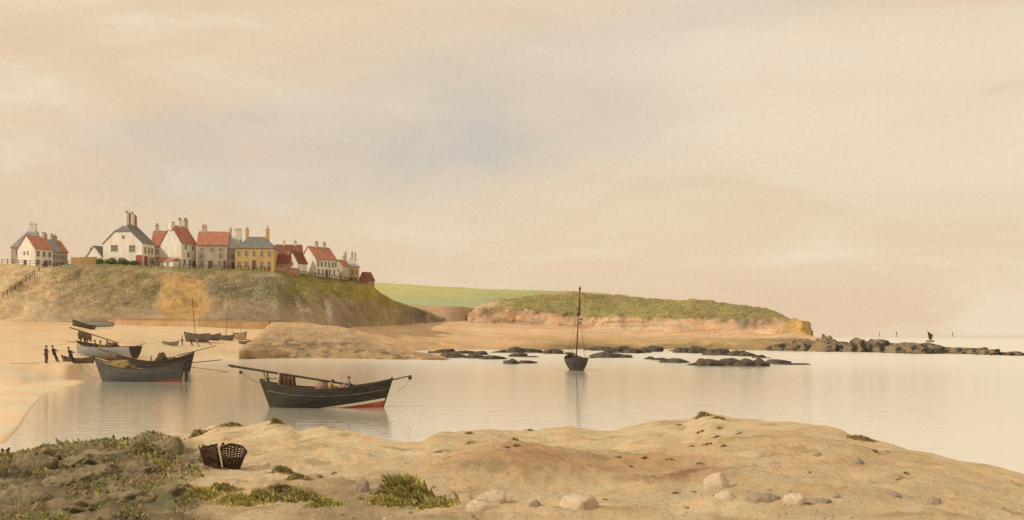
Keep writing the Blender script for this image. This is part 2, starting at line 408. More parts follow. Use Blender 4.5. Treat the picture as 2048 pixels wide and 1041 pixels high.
BEACH = [(px, q[:2] + [((lerp(q[1][0], q[2][0], .72), 0.22) if px <= 150 else (lerp(q[1][0], q[2][0], .5), q[2][1] * .4))] + q[2:]) for px, q in BEACH]
loft('beach', BEACH, [4, 10, 8, 14, 14, 14, 6], terrain_mat('beach_sand', 0.10, 0.10, 0.35, 0.10), beach_col,
    lambda px, py, p, k: Vector((0, 0, 0.12 * fbm(p * 0.12) * sstep(0.0, 0.5, p.z))), 4.0)

# --- the cliff below the houses
CREST = [(-400, 520), (0, 528), (30, 528), (70, 532), (100, 534), (140, 529), (190, 527), (240, 528), (310, 532), (400, 536), (470, 538), (550, 542),
         (600, 548), (660, 556), (720, 564), (745, 574), (765, 588), (790, 602), (850, 622), (880, 634), (910, 645)]
BASE = [(-400, 655), (0, 655), (100, 648), (225, 635), (400, 638), (545, 642), (600, 645), (690, 656), (740, 655), (800, 650), (880, 643), (910, 648)]
DB = [(-400, 240), (0, 242), (225, 251), (400, 256), (545, 264), (690, 300), (740, 325), (800, 350), (880, 384), (910, 392)]
DC = [(-400, 300), (0, 290), (60, 286), (225, 286), (400, 291), (545, 298), (690, 322), (740, 336), (800, 356), (880, 387), (910, 394)]
def crest_z(px): D = pl(DC, px); return EYE + (HZ - pl(CREST, px)) / FX * D
def cliff_node(px):
    d0, d1 = pl(DB, px), pl(DC, px); z0 = yz(d0, pl(BASE, px))[1]; z1 = crest_z(px)
    right = sstep(740, 860, px)
    b1 = lerp(d1 + 26, d1 + 8, right)
    return [(d0 - 1, z0 - 5), (d0, z0), (lerp(d0, d1, 0.42), lerp(z0, z1, 0.36)), (lerp(d0, d1, 0.74), lerp(z0, z1, 0.76)), (d1, z1), (b1, z1 + 0.2 - 2 * right), (b1 + 60, z1 - 3 - 3 * right), (b1 + 110, z1 - 14)]
def cliff_col(px, py, p, k):
    n = fbm(p * 0.06); n2 = fbm(p * 0.16 + Vector((5, 8, 2))); qx = px + 22 * n + 10 * n2; qy = py + 10 * n2
    f = (py - pl(CREST, px)) / max(8.0, pl(BASE, px) - pl(CREST, px))
    c = mixc((0.42, 0.32, 0.20), (0.35, 0.275, 0.195), n + 0.5)
    c = mixc(c, (0.57, 0.43, 0.26), sstep(150, 60, qx))                                     # sandy slope on the left
    c = mixc(c, (0.30, 0.24, 0.135), sstep(110, 170, qx) * sstep(345, 290, qx) * sstep(0.95, 0.55, f + 0.25 * n2) * 0.85)
    c = mixc(c, (0.42, 0.33, 0.20), gauss(qx, 150, 40) * sstep(0.25, 0.6, f) * 0.6)
    c = mixc(c, (0.48, 0.315, 0.14), sstep(305, 330, qx) * sstep(418, 405, qx) * sstep(0.08, 0.22, f))        # bare orange earth
    dk = sstep(408, 432, qx) * sstep(640, 560, qx)
    c = mixc(c, (0.215, 0.195, 0.13), dk * sstep(0.06, 0.2, f) * sstep(0.85, 0.5, f) * (0.75 + 0.4 * n2))
    c = mixc(c, (0.30, 0.235, 0.17), dk * sstep(0.55, 0.9, f) * 0.7)
    c = mixc(c, (0.29, 0.225, 0.165), sstep(600, 680, qx) * sstep(0.3, 0.6, f) * 0.8)
    c = mixc(c, (0.31, 0.27, 0.085), sstep(545, 600, qx) * sstep(0.42, 0.22, f + 0.15 * n) * 0.9)          # yellow-green turf
    c = mixc(c, (0.40, 0.31, 0.07), gauss(qx, 725, 30) * gauss(qy, 585, 18) * 0.9)
    c = mixc(c, (0.46, 0.34, 0.18), gauss(qx, 770, 38) * sstep(0.2, 0.5, f) * 0.75)
    c = mixc(c, (0.17, 0.145, 0.13), gauss(qx, 832, 26) * gauss(py, 628, 12) * 0.9)
    c = mixc(c, (0.24, 0.22, 0.085), sstep(0.11, 0.03, f + 0.06 * n) * sstep(165, 200, px) * sstep(745, 700, px) * 0.85)   # green lip
    return c
def cliff_disp(px, py, p, k):
    a = max(0.0, min(1.0, min(k - 1.0, (4.0 - k)) * 1.3))
    g = noise.ridged_multi_fractal(Vector((p.x * 0.07, p.y * 0.035, p.z * 0.02)), 1.0, 2.0, 4, 1.0, 2.0) - 1.0
    n = fbm(p * 0.09)
    e = 0.10 * fbm(p * 0.5)
    return Vector((0, (-1.6 * n + 1.8 * g) * a, (0.9 * n - 0.7 * g + 0.5 * fbm(p * 0.3)) * a + (e if 3.4 < k < 4.6 else 0)))
loft('cliff', [(px, cliff_node(px)) for px in (-400, -150, 0, 30, 70, 100, 140, 190, 240, 310, 400, 470, 550, 600, 660, 700, 725, 745, 765, 790, 820, 850, 880, 910)],
     [3, 18, 18, 18, 8, 6, 4], terrain_mat('cliff_earth', 0.16, 0.34, 1.0, 0.8, strata=0.0), cliff_col, cliff_disp, 2.5)

# --- green farmland behind the bay
FT = [(640, 562), (745, 566.5), (800, 568), (900, 573), (1000, 578), (1100, 582), (1200, 586), (1290, 596)]
def field_node(px):
    if px > 985:
        e = pl(FT, px); far = sstep(985, 1060, px); d_ = lerp(413, 470, far)
        return [yz(d_, 640), yz(d_ + 3, 636), yz(d_ + 10, 628), yz(d_ + 40, 614), yz(720, e), (900, yz(720, e)[1] + 1), (1500, 20)]
    e0 = 30 * sstep(890, 975, px)
    return [yz(383 + e0, 652), yz(386 + e0, 648 if px < 900 else 645), yz(398 + e0, pl([(700, 607), (800, 608), (880, 614), (960, 618), (1000, 626)], px)), yz(440, pl([(700, 604), (800, 604), (960, 612), (1200, 616)], px)),
            yz(720, pl(FT, px)), (900, yz(720, pl(FT, px))[1] + 1), (1500, 20)]
def field_col(px, py, p, k):
    n = fbm(p * 0.02); n2 = fbm(p * 0.11)
    c = mixc((0.455, 0.445, 0.195), (0.375, 0.405, 0.235), sstep(575, 602, py + 14 * n))
    c = mixc(c, (0.40, 0.37, 0.13), gauss(py, 590, 4) * 0.4)
    c = mixc(c, mixc((0.47, 0.335, 0.24), (0.38, 0.265, 0.19), n2 + 0.5), sstep(2.12, 1.9, k + 0.12 * n2))
    return c
loft('field', [(px, field_node(px)) for px in (620, 700, 760, 800, 850, 900, 960, 1000, 1060, 1120, 1200, 1290)], [2, 10, 8, 24, 3, 4],
     terrain_mat('meadow', 0.05, 0.14, 0.4, 0.4, fine=5.0), field_col, lambda px, py, p, k: Vector((0, 0, (0.9 * fbm(p * 0.02) + 0.25 * fbm(p * 0.15)) * sstep(1, 1.5, k))), 4.0)

# --- headland
HT = [(935, 628), (960, 612), (1000, 601), (1060, 592), (1100, 588), (1160, 586), (1200, 590), (1240, 590), (1300, 597), (1400, 601), (1480, 608), (1535, 617), (1555, 626), (1572, 634), (1600, 638), (1615, 641), (1619, 650), (1623, 662)]
HB = [(935, 646), (960, 645), (1000, 646), (1100, 650), (1200, 657), (1300, 662), (1400, 664), (1500, 667), (1600, 668), (1616, 668), (1623, 667)]
HD = [(935, 396), (1000, 399), (1100, 402), (1200, 402), (1300, 397), (1400, 386), (1500, 370), (1600, 352), (1612, 352), (1619, 357), (1623, 364)]
def head_node(px):
    d0 = pl(HD, px); yb = pl(HB, px); yt = pl(HT, px)
    g = pl([(935, 0.9), (980, 0.75), (1100, 0.42), (1200, 0.35), (1300, 0.45), (1480, 0.5), (1540, 0.75), (1600, 0.88), (1616, 0.9)], px)     # cliff part of the height
    s = pl([(935, 10), (1100, 16), (1500, 16), (1600, 5), (1616, 4)], px)
    zb = yz(d0, yb)[1]
    m = yz(d0 + s * 0.25, lerp(yb, yt, g)); m0 = yz(d0 + s * 0.16, lerp(yb, yt, g * 0.55))
    tp = yz(d0 + s * 1.9, yt)
    return [(d0 - 4, zb - 3), (d0, zb), m0, m, tp, (tp[0] + 40, tp[1] - 0.5), (tp[0] + 100, tp[1] - 5)]
def head_col(px, py, p, k):
    n = fbm(p * 0.09); n2 = fbm(p * 0.3 + Vector((4, 1, 7)))
    c = mixc((0.56, 0.40, 0.27), (0.49, 0.335, 0.22), n + 0.5)
    c = mixc(c, (0.36, 0.235, 0.165), sstep(0.15, 0.5, fbm(Vector((p.x * 0.03, p.y * .03, p.z * 0.55)))) * sstep(2.4, 1.9, k) * 0.7)
    gr = sstep(2.45, 2.85, k + 0.55 * n + 0.35 * n2) * sstep(960, 1040, px + 20 * n)
    c = mixc(c, mixc((0.30, 0.27, 0.11), (0.22, 0.185, 0.095), n2 + 0.4 + 0.5 * fbm(p * 0.04)), gr)
    c = mixc(c, (0.215, 0.165, 0.115), gauss(px, 1505, 45) * gauss(py, 643, 14) * 1.1 * (0.8 + n2))
    c = mixc(c, (0.53, 0.34, 0.14), sstep(1560, 1585, px + 8 * n) * 0.85)
    c = mixc(c, (0.58, 0.36, 0.20), gauss(py, pl(HT, px), 4) * (gauss(px, 1130, 45) + gauss(px, 1365, 22)) * 0.9)
    return c
loft('headland', [(px, head_node(px)) for px in (935, 960, 980, 1000, 1030, 1060, 1100, 1160, 1200, 1240, 1300, 1400, 1480, 1535, 1555, 1572, 1590, 1603, 1611, 1615, 1619, 1623)], [2, 8, 8, 16, 4, 4],
     terrain_mat('headland_earth', 0.12, 0.30, 0.7, 0.6, strata=0.14), head_col,
     lambda px, py, p, k: Vector((1.6 * fbm(p * 0.22 + Vector((5, 1, 1))) * sstep(1560, 1612, px), -2.2 * fbm(p * 0.10) * sstep(0.8, 1.4, k) * sstep(4.0, 3.2, k), (0.8 * fbm(p * 0.06) + 0.55 * fbm(p * 0.25)) * sstep(1.5, 2.5, k))), 2.2)

# --- middle shore
SH = [(620, 250), (700, 262), (760, 285), (820, 302), (880, 314), (960, 322), (1100, 325), (1200, 345), (1300, 340), (1400, 332), (1500, 314), (1600, 297), (1660, 286)]
ST = [(620, 285, 5.5), (700, 306, 6.9), (760, 340, 8.4), (820, 366, 9.4), (880, 390, 10.4), (960, 402, 10.0), (1100, 408, 8.9), (1200, 408, 7.6), (1300, 403, 6.6), (1400, 392, 6.0), (1500, 376, 5.4), (1600, 356, 5.2), (1660, 330, 3.2)]
def shore_node(px):
    a = pl(SH, px); dd = pl([(q[0], q[1]) for q in ST], px); z = pl([(q[0], q[2]) for q in ST], px)
    lo = pl([(620, 0.25), (1000, 0.22), (1200, 0.32), (1660, 0.6)], px)
    return [(a - 10, -1.2), (a, 0.0), (lerp(a, dd, 0.12), z * lo), (lerp(a, dd, 0.5), z * lerp(lo, 1, 0.45)), (dd, z), (dd + 12, z - 1)]
def shore_col(px, py, p, k):
    n = fbm(p * 0.06); st = fbm(Vector((p.x * 0.012, p.y * 0.22, 3.0))); st2 = fbm(Vector((p.x * 0.03, p.y * 0.5, 8.0)))
    c = mixc((0.60, 0.42, 0.265), (0.54, 0.36, 0.21), n + 0.5)
    c = mixc(c, (0.42, 0.29, 0.165), sstep(0.05, 0.4, st) * 0.65)
    c = mixc(c, (0.36, 0.27, 0.125), sstep(980, 1120, px + 60 * st2) * sstep(2.9, 2.0, k + 0.5 * st) * 0.65)
    c = mixc(c, (0.22, 0.16, 0.095), sstep(960, 1150, px + 60 * st2) * sstep(1.9, 1.3, k + 0.35 * st2) * 0.8)
    c = mixc(c, (0.28, 0.20, 0.105), sstep(1420, 1540, px + 40 * n) * sstep(3.0, 2.2, k + 0.7 * n) * 0.9)
    c = mixc(c, (0.66, 0.48, 0.33), gauss(k, 3.2, 0.4) * 0.5)
    return c
loft('shore', [(px, shore_node(px)) for px in (620, 700, 760, 820, 880, 960, 1030, 1100, 1200, 1300, 1400, 1500, 1550, 1600, 1635, 1660)], [3, 10, 16, 16, 3],
     terrain_mat('shore_sand', 0.12, 0.20, 0.5, 0.35), shore_col,
     lambda px, py, p, k: Vector((0, 2.5 * fbm(Vector((p.x * 0.06, 1.0, 2.0))) * sstep(2.2, 1.0, k), (0.18 + 0.6 * sstep(1000, 1500, px)) * fbm(p * Vector((0.1, 0.25, 0.3))) * sstep(0.8, 1.5, k) * sstep(4.2, 3.6, k))), 3.0)

# --- the sand-covered stone bank that shelters the harbour
def mound_node(px):
    yb = pl([(478, 719), (560, 717), (640, 717), (760, 719), (840, 720), (900, 721)], px); D0 = DW(yb)
    yc = pl([(478, 699), (500, 682), (520, 666), (545, 646), (600, 645), (690, 655), (720, 668), (750, 683), (800, 697), (850, 707), (885, 714), (900, 718.5)], px)
    Dc = pl([(478, 204), (500, 216), (545, 238), (690, 240), (800, 224), (900, 206)], px)
    c = yz(Dc, yc)
    zf = pl([(478, 1.6), (520, 1.7), (700, 1.4), (850, 0.6), (900, 0.1)], px)
    zf = min(zf, c[1] * 0.8)
    m = (lerp(D0 + 1.2, Dc, 0.55), lerp(zf, c[1], 0.62))
    return [(D0 - 0.6, -1.0), (D0, 0.0), (D0 + 1.2, zf), m, c, (Dc + 12, c[1] - 0.4), (Dc + 26, max(0.5, c[1] - 4))]
def mound_col(px, py, p, k):
    n = fbm(p * 0.10); n2 = fbm(p * 0.5); st = fbm(Vector((p.x * 0.05, 0, p.z * 0.9)))
    c = mixc((0.45, 0.325, 0.205), (0.37, 0.265, 0.165), n + 0.5)
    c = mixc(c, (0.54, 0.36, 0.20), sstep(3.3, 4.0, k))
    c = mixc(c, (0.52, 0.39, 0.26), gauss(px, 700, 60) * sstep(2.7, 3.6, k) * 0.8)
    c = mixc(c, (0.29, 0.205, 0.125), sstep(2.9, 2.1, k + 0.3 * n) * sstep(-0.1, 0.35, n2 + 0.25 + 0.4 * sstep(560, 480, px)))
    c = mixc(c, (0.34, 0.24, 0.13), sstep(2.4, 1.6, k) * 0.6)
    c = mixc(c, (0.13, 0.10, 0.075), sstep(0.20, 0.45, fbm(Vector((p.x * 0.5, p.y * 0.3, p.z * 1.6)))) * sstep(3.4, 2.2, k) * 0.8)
    return c
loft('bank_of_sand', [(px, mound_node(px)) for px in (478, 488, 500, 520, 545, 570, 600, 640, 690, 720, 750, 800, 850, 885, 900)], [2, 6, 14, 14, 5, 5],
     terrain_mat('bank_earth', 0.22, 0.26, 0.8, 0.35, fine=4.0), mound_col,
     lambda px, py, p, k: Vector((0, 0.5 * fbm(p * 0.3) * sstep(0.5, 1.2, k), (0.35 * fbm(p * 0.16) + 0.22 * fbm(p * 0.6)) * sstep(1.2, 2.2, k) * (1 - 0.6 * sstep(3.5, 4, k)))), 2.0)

# --- foreground bank
FC = [(-300, 930), (-60, 915), (30, 905), (80, 893), (150, 886), (200, 880), (260, 880), (288, 862), (310, 866), (350, 874), (400, 862), (432, 848), (500, 852), (545, 838), (566, 842), (598, 862),
      (640, 852), (700, 862), (790, 886), (840, 886), (870, 868), (960, 860), (1040, 862), (1130, 849), (1180, 860), (1225, 863), (1300, 845), (1385, 838), (1402, 826), (1425, 829), (1460, 837), (1550, 846),
      (1670, 853), (1700, 868), (1760, 883), (1850, 906), (2016, 941), (2120, 962), (2400, 1020)]
def fore_node(px):
    yc = pl(FC, px); Dc = 30 + 3.5 * math.sin(px * 0.006) - 6 * sstep(1650, 2200, px)
    c = yz(Dc, yc); ys_ = sum(pl(FC, px + q) for q in range(-160, 161, 20)) / 17; cs = yz(Dc, ys_)
    dip = 0.30 * (gauss(px, 700, 200)) + 0.18
    m2 = (lerp(13, Dc, 0.62), lerp(2.30, cs[1], 0.62) - dip * 0.6)
    if px > 1900: lo = 2.30 - 0.5 * sstep(1900, 2400, px)
    else: lo = 2.30
    m1 = (lerp(13, Dc, 0.28), lerp(lo, cs[1], 0.28) - dip * 0.5)
    return [(3.5, 2.9), (9, 2.6), (13, lo), m1, m2, c, (Dc + 4, c[1] - 1.1), (Dc + 11, -1.2)]
def dark_mask(px, py):
    e = pl([(840, 300), (870, 330), (900, 400), (940, 430), (960, 360), (1000, 400), (1041, 420)], py)
    return sstep(e + 60, e - 60, px)
def fore_col(px, py, p, k):
    n = fbm(p * 0.35); n2 = fbm(p * 1.1 + Vector((3, 6, 1))); n3 = fbm(p * 3.0)
    qx = px + 50 * n + 25 * n2
    c = mixc((0.73, 0.585, 0.385), (0.66, 0.51, 0.32), n * 0.8 + 0.5)
    c = mixc(c, (0.54, 0.35, 0.20), (gauss(px, 1030, 170) * gauss(py, 935, 38) + gauss(px, 1330, 140) * gauss(py, 938, 26) * 1.1 + 0.5 * gauss(px, 1700, 200) * gauss(py, 920, 50)) * (0.75 + 0.5 * n))
    c = mixc(c, (0.27, 0.17, 0.105), gauss(px, 1370, 90) * gauss(py, 948, 16) * sstep(-0.2, 0.3, n2 + 0.3 * n3))
    c = mixc(c, (0.38, 0.28, 0.15), sstep(0.25, 0.6, n2) * 0.6)
    c = mixc(c, (0.30, 0.23, 0.15), gauss(px, 700, 130) * sstep(930, 1000, py + 30 * n2) * 0.7)
    c = mixc(c, (0.34, 0.26, 0.17), sstep(0.2, 0.45, n2) * gauss(px, 850, 70) * gauss(py, 895, 18))
    dm = dark_mask(qx, py)
    dk = mixc((0.22, 0.17, 0.105), (0.33, 0.25, 0.15), n2 + 0.4)
    dk = mixc(dk, (0.22, 0.22, 0.105), sstep(0.05, 0.4, fbm(p * 0.7 + Vector((1, 9, 4)))))
    dk = mixc(dk, (0.19, 0.15, 0.11), sstep(0.0, 0.25, n2 + 0.6 * gauss(px, 90, 130) * gauss(py, 985, 40)) * 0.8)
    dk = mixc(dk, (0.40, 0.31, 0.20), sstep(0.18, 0.42, fbm(p * 0.9 + Vector((7, 2, 4)))) * 0.8)
    return mixc(c, dk, dm)
def fore_disp(px, py, p, k):
    dm = dark_mask(px, py)
    a = 0.13 * fbm(p * 0.35) + 0.07 * fbm(p * 1.2) + 0.03 * fbm(p * 4)
    bmp = max(0, noise.ridged_multi_fractal(p * 0.5, 1.0, 2.1, 4, 1.0, 2.0) - 0.9) * 0.10
    fade = sstep(7.0, 5.2, k)
    d_ = a + dm * (0.16 * fbm(p * 0.9 + Vector((2, 2, 8))) + bmp)
    d_ += 0.38 * gauss(px, 1010, 150) * gauss(k, 3.5, 0.45) + 0.25 * gauss(px, 1600, 260) * gauss(k, 3.9, 0.5)
    return Vector((0, 0, d_ * fade * (0.5 if 4.6 < k < 5.4 else 1.0)))
loft('foreshore', [(px, fore_node(px)) for px in [-300, -150] + list(range(-60, 2130, 22)) + [2200, 2400]], [4, 6, 16, 34, 40, 10, 6],
     terrain_mat('foreshore_sand', 0.9, 0.20, 1.0, 0.11, fine=7.0), fore_col, fore_disp, 4.0)
# sea floor sheet is not needed: the water is opaque and silty

# ------------------------------------------------------------------ houses
def sash(parent, x, z, w_, h_, face, half, glass='glass', n=0):
    """window (frame as sub-part) on local face: 'f' front (-y), 'g' gable (-x), 'e' gable (+x)"""
    def Mx():
        if face == 'f': return Matrix.Translation((x, -half, z))
        if face == 'g': return Matrix.Translation((-half, x, z)) @ Matrix.Rotation(R(-90), 4, 'Z')
        return Matrix.Translation((half, x, z)) @ Matrix.Rotation(R(90), 4, 'Z')
    A = Mx(); m1 = MB(); m1.box((-w_/2, -0.035, 0), (w_/2, 0.05, h_), 0, A)
    o = m1.build('window', M[glass], parent)
    m2 = MB(); e = 0.09
    m2.box((-w_/2 - e, -0.085, -e - 0.03), (w_/2 + e, 0.02, 0), 0, A); m2.box((-w_/2 - e, -0.065, h_), (w_/2 + e, 0.02, h_ + e), 0, A)
    m2.box((-w_/2 - e, -0.062, 0), (-w_/2, 0.02, h_), 0, A); m2.box((w_/2, -0.062, 0), (w_/2 + e, 0.02, h_), 0, A)
    m2.box((-w_/2, -0.055, h_ * 0.5 - 0.03), (w_/2, -0.036, h_ * 0.5 + 0.03), 0, A); m2.box((-0.025, -0.052, 0), (0.025, -0.037, h_), 0, A)
    m2.build('frame', M['frame_paint'], o)
def door(parent, x, w_, h_, face, half, m='door_paint', arch=False):
    A = Matrix.Translation((x, -half, 0)) if face == 'f' else Matrix.Translation((-half, x, 0)) @ Matrix.Rotation(R(-90), 4, 'Z')
    mb = MB(); mb.box((-w_/2, -0.04, 0), (w_/2, 0.05, h_), 0, A)
    if arch:
        k = 10; vs = []
        for yy in (-0.04, 0.05): vs += [A @ Vector((w_/2 * math.cos(math.pi * i / k), yy, h_ + w_/2 * math.sin(math.pi * i / k))) for i in range(k + 1)]
        mb.add(vs, [tuple(range(k + 1))[::-1], tuple(range(k + 1, 2*k + 2))] + [(i, i + 1, k + 2 + i, k + 1 + i) for i in range(k)])
    o = mb.build('door', M[m], parent)
    m2 = MB(); m2.box((-w_/2 - 0.1, -0.07, 0), (-w_/2, 0.02, h_), 0, A); m2.box((w_/2, -0.07, 0), (w_/2 + 0.1, 0.02, h_), 0, A)
    if arch: m2.tube([A @ Vector(((w_/2 + 0.05) * math.cos(math.pi * i / 12), -0.03, h_ - 0.03 + (w_/2 + 0.05) * math.sin(math.pi * i / 12))) for i in range(13)], 0.055, 6)
    else: m2.box((-w_/2 - 0.1, -0.072, h_), (w_/2 + 0.1, 0.02, h_ + 0.12), 0, A)
    m2.build('frame', M['frame_paint'], o)
def chimney(roof, x, y, z0, z1, w_=0.9, d_=0.7, pots=2, m='pale_render', pot=0.55):
    mb = MB(); mb.box((x - w_/2, y - d_/2, z0), (x + w_/2, y + d_/2, z1))
    mb.box((x - w_/2 - 0.08, y - d_/2 - 0.08, z1), (x + w_/2 + 0.08, y + d_/2 + 0.08, z1 + 0.18))
    for i in range(pots):
        px_ = x + (i - (pots - 1) / 2) * (w_ / max(1, pots)) * 0.95
        mb.lathe([(0.0, z1 + 0.18), (0.17, z1 + 0.18), (0.13, z1 + 0.18 + pot), (0.16, z1 + 0.2 + pot), (0.0, z1 + 0.2 + pot)], 8, 1, Matrix.Translation((px_, y, 0)))
    mb.build('chimney', [M[m], M['clay_pot']], roof)
def house(name, label, px, D, phi, W, L, hw, hr, wall, roof, kind='gable', half=(1.0, 0.0), chim=(), fr=(), gw=(), doors=(), cat='house', zb=None, group='houses along the clifftop', dz=0, side='left'):
    """px, D: the near corner (gable on its left, long front on its right when phi>0)"""
    ph = R(phi); base = zb if zb is not None else crest_z(px) + dz
    cx, cy = (px - 1024) / FX * D, D
    ux, uy = Vector((math.cos(ph), math.sin(ph), 0)), Vector((-math.sin(ph), math.cos(ph), 0))
    corner = -1 if side == 'left' else 1
    o = Vector((cx, cy, base)) - ux * (corner * L / 2) + uy * W / 2
    h = thing(name, label, cat, o, ph, group)
    l2, w2 = L / 2, W / 2; f_, dd = half; top = hw + hr
    mb = MB(); fnd = -4.0
    if kind == 'hip':
        mb.box((-l2, -w2, fnd), (l2, w2, hw))
    else:
        def g(x, ff): return [(x, -w2, fnd), (x, -w2, hw), (x, -w2 * (1 - ff), hw + hr * ff), (x, w2 * (1 - ff), hw + hr * ff), (x, w2, hw), (x, w2, fnd)]
        vs = g(-l2, min(f_, 0.999)) + g(l2, 0.999)
        mb.add(vs, [(0, 1, 2, 3, 4, 5), (11, 10, 9, 8, 7, 6), (0, 6, 7, 1), (5, 4, 10, 11)] )
        if f_ > 0.99: mb.add([(-l2, -w2, hw), (l2, -w2, hw), (l2, 0, top), (-l2, 0, top), (-l2, w2, hw), (l2, w2, hw)], [(0, 1, 2, 3), (3, 2, 5, 4)])
    mb.build('wall', M[wall], h)
    th, ov = 0.16, 0.22; rm = MB()
    def slab(pts):
        n = len(pts); a = [Vector(p) + Vector((0, 0, th + 0.02)) for p in pts]; b_ = [Vector(p) + Vector((0, 0, 0.02)) for p in pts]
        rm.add(a + b_, [tuple(range(n)), tuple(range(2*n - 1, n - 1, -1))] + [(i, n + i, n + (i + 1) % n, (i + 1) % n) for i in range(n)])
    k = hr / w2; ze = hw - ov * k
    if kind == 'hip':
        q = min(l2 * 0.8, w2 * 0.85)
        A = [(-l2 - ov, -w2 - ov, ze), (l2 + ov, -w2 - ov, ze), (l2 + ov, w2 + ov, ze), (-l2 - ov, w2 + ov, ze)]; r0, r1 = (-l2 + q, 0, top), (l2 - q, 0, top)
        rm.add(A + [r0, r1] + [(x, y, z - th) for x, y, z in A], [(0, 1, 5, 4), (1, 2, 5), (2, 3, 4, 5), (3, 0, 4), (0, 6, 7, 1), (1, 7, 8, 2), (2, 8, 9, 3), (3, 9, 6, 0), (9, 8, 7, 6)])
    elif f_ < 0.99:
        hp = hw + hr * f_; y1 = w2 * (1 - f_)
        for s in (-1, 1):
            pts = [(-l2 - ov, s * (w2 + ov), ze), (l2 + ov, s * (w2 + ov), ze), (l2 + ov, 0, top), (-l2 + dd, 0, top), (-l2 - ov, s * y1, hp)]
            slab(pts if s < 0 else pts[::-1])
        slab([(-l2 - ov - 0.1, y1 + 0.1, hp - 0.1), (-l2 - ov - 0.1, -y1 - 0.1, hp - 0.1), (-l2 + dd, 0, top + 0.02)])
    else:
        for s in (-1, 1):
            pts = [(-l2 - ov, s * (w2 + ov), ze), (l2 + ov, s * (w2 + ov), ze), (l2 + ov, 0, top), (-l2 - ov, 0, top)]
            slab(pts if s < 0 else pts[::-1])
    ro = rm.build('roof', M[roof], h)
    for c in chim:
        x, up = c[0], c[1]; kw = c[2] if len(c) > 2 else {}
        y = kw.pop('y', 0.0) if kw else 0.0
        chimney(ro, x * l2, y * w2, top - 1.4 - abs(y) * hr, top + up, **kw)
    for (xs_, z, w_, hh, *gl) in fr:
        for x in xs_: sash(h, x * l2, z, w_, hh, 'f', w2, *(gl or ['old_glass']))
    for (xs_, z, w_, hh, *gl) in gw:
        for x in xs_: sash(h, x * w2, z, w_, hh, 'g', l2, *(gl or ['glass']))
    for dspec in doors: door(h, dspec[0] * (l2 if dspec[3] == 'f' else w2), dspec[1], dspec[2], dspec[3], w2 if dspec[3] == 'f' else l2, *dspec[4:])
    return h

# left terrace, running back from its white gable
house('terrace_house', 'white gabled house with red roof and arched doorway at the left end of the cliff', 70, 292, 58, 8.4, 5.6, 5.4, 3.9, 'lime_white', 'red_tile',
      chim=[(0.75, 1.2, dict(m='lime_white', w_=0.8, d_=1.2, pots=0))], fr=[((-0.65, 0.0, 0.65), 3.2, 0.8, 1.4), ((-0.65, 0.65), 0.8, 0.8, 1.4)], gw=[((-0.2, 0.2), 3.7, 0.65, 1.0)],
      doors=[(0.1, 1.5, 1.6, 'g', 'door_paint', True), (0.2, 1.0, 2.1, 'f')], group='terraced houses at the left end')
a = house('terrace_house', 'grey slated terrace house between two red roofed houses at the left end', 103.5, 296.9, 58, 8.0, 2.9, 5.2, 3.6, 'grey_stone', 'blue_slate',
      chim=[(-0.6, 1.3, dict(pots=2))], fr=[((-0.5, 0, 0.5), 2.9, 0.75, 1.3), ((-0.5, 0.5), 0.8, 0.75, 1.3)], doors=[(0, 0.9, 2.0, 'f')], group='terraced houses at the left end')
house('terrace_house', 'small red roofed terrace house at the right-hand far end of the left terrace', 117, 299.4, 58, 7.6, 3.0, 5.0, 3.5, 'grey_stone', 'red_tile',
      chim=[(-0.7, 1.3, dict(pots=2)), (0.0, 1.2, dict(pots=1))], fr=[((-0.5, 0, 0.5), 2.8, 0.7, 1.2), ((-0.5, 0.5), 0.8, 0.7, 1.2)], doors=[(0, 0.9, 2.0, 'f')], group='terraced houses at the left end')
house('hipped_house', 'large house with blue slate hipped roof and broad pale chimney, behind the left terrace', 22, 308, 8, 9.5, 9.5, 6.6, 5.6, 'pale_render', 'blue_slate', kind='hip',
      chim=[(0.02, 1.6, dict(w_=1.9, d_=1.2, pots=2, m='lime_white', pot=0.3))], fr=[((-0.6, 0, 0.6), 4.0, 0.9, 1.5)], group='terraced houses at the left end')

# the row above the harbour
house('lean_to_cottage', 'low white cottage with grey roof and white chimney, leftmost of the main row', 203, 296, 70, 5.4, 4.0, 2.8, 3.0, 'lime_white', 'slate',
      chim=[(-0.7, -0.9, dict(m='lime_white', pots=1, w_=0.9, y=0.72))], gw=[((-0.2,), 1.4, 0.7, 1.0)])
house('big_white_house', 'big white house with half-hipped grey slate roof, four chimneys and a red porch', 284, 289, 74, 12.9, 5.8, 6.4, 5.6, 'lime_white', 'slate', half=(0.62, 2.0),
      chim=[(-0.35, 3.0, dict(pots=2, w_=1.1, m='lime_white', pot=0.7)), (0.05, 3.0, dict(pots=1, w_=0.7, m='pink_brick', pot=0.6)), (0.55, 3.0, dict(pots=2, w_=1.0, m='lime_white', pot=0.6)), (0.97, 2.4, dict(pots=2, w_=0.8, m='pink_brick'))],
      gw=[((-0.50,), 3.9, 1.9, 1.8, 'old_glass'), ((0.42,), 4.2, 2.2, 1.7, 'old_glass'), ((0.05,), 1.0, 1.9, 1.3, 'old_glass'), ((-0.05,), 7.7, 0.8, 0.9), ((0.55,), 1.3, 1.0, 1.1)],
      fr=[((-0.5, 0.1, 0.6), 3.6, 0.8, 1.6), ((0.3, 0.7), 1.0, 0.8, 1.5)], doors=[(-0.86, 2.2, 2.9, 'g', 'red_paint'), (-0.4, 1.6, 2.7, 'f', 'red_paint')])
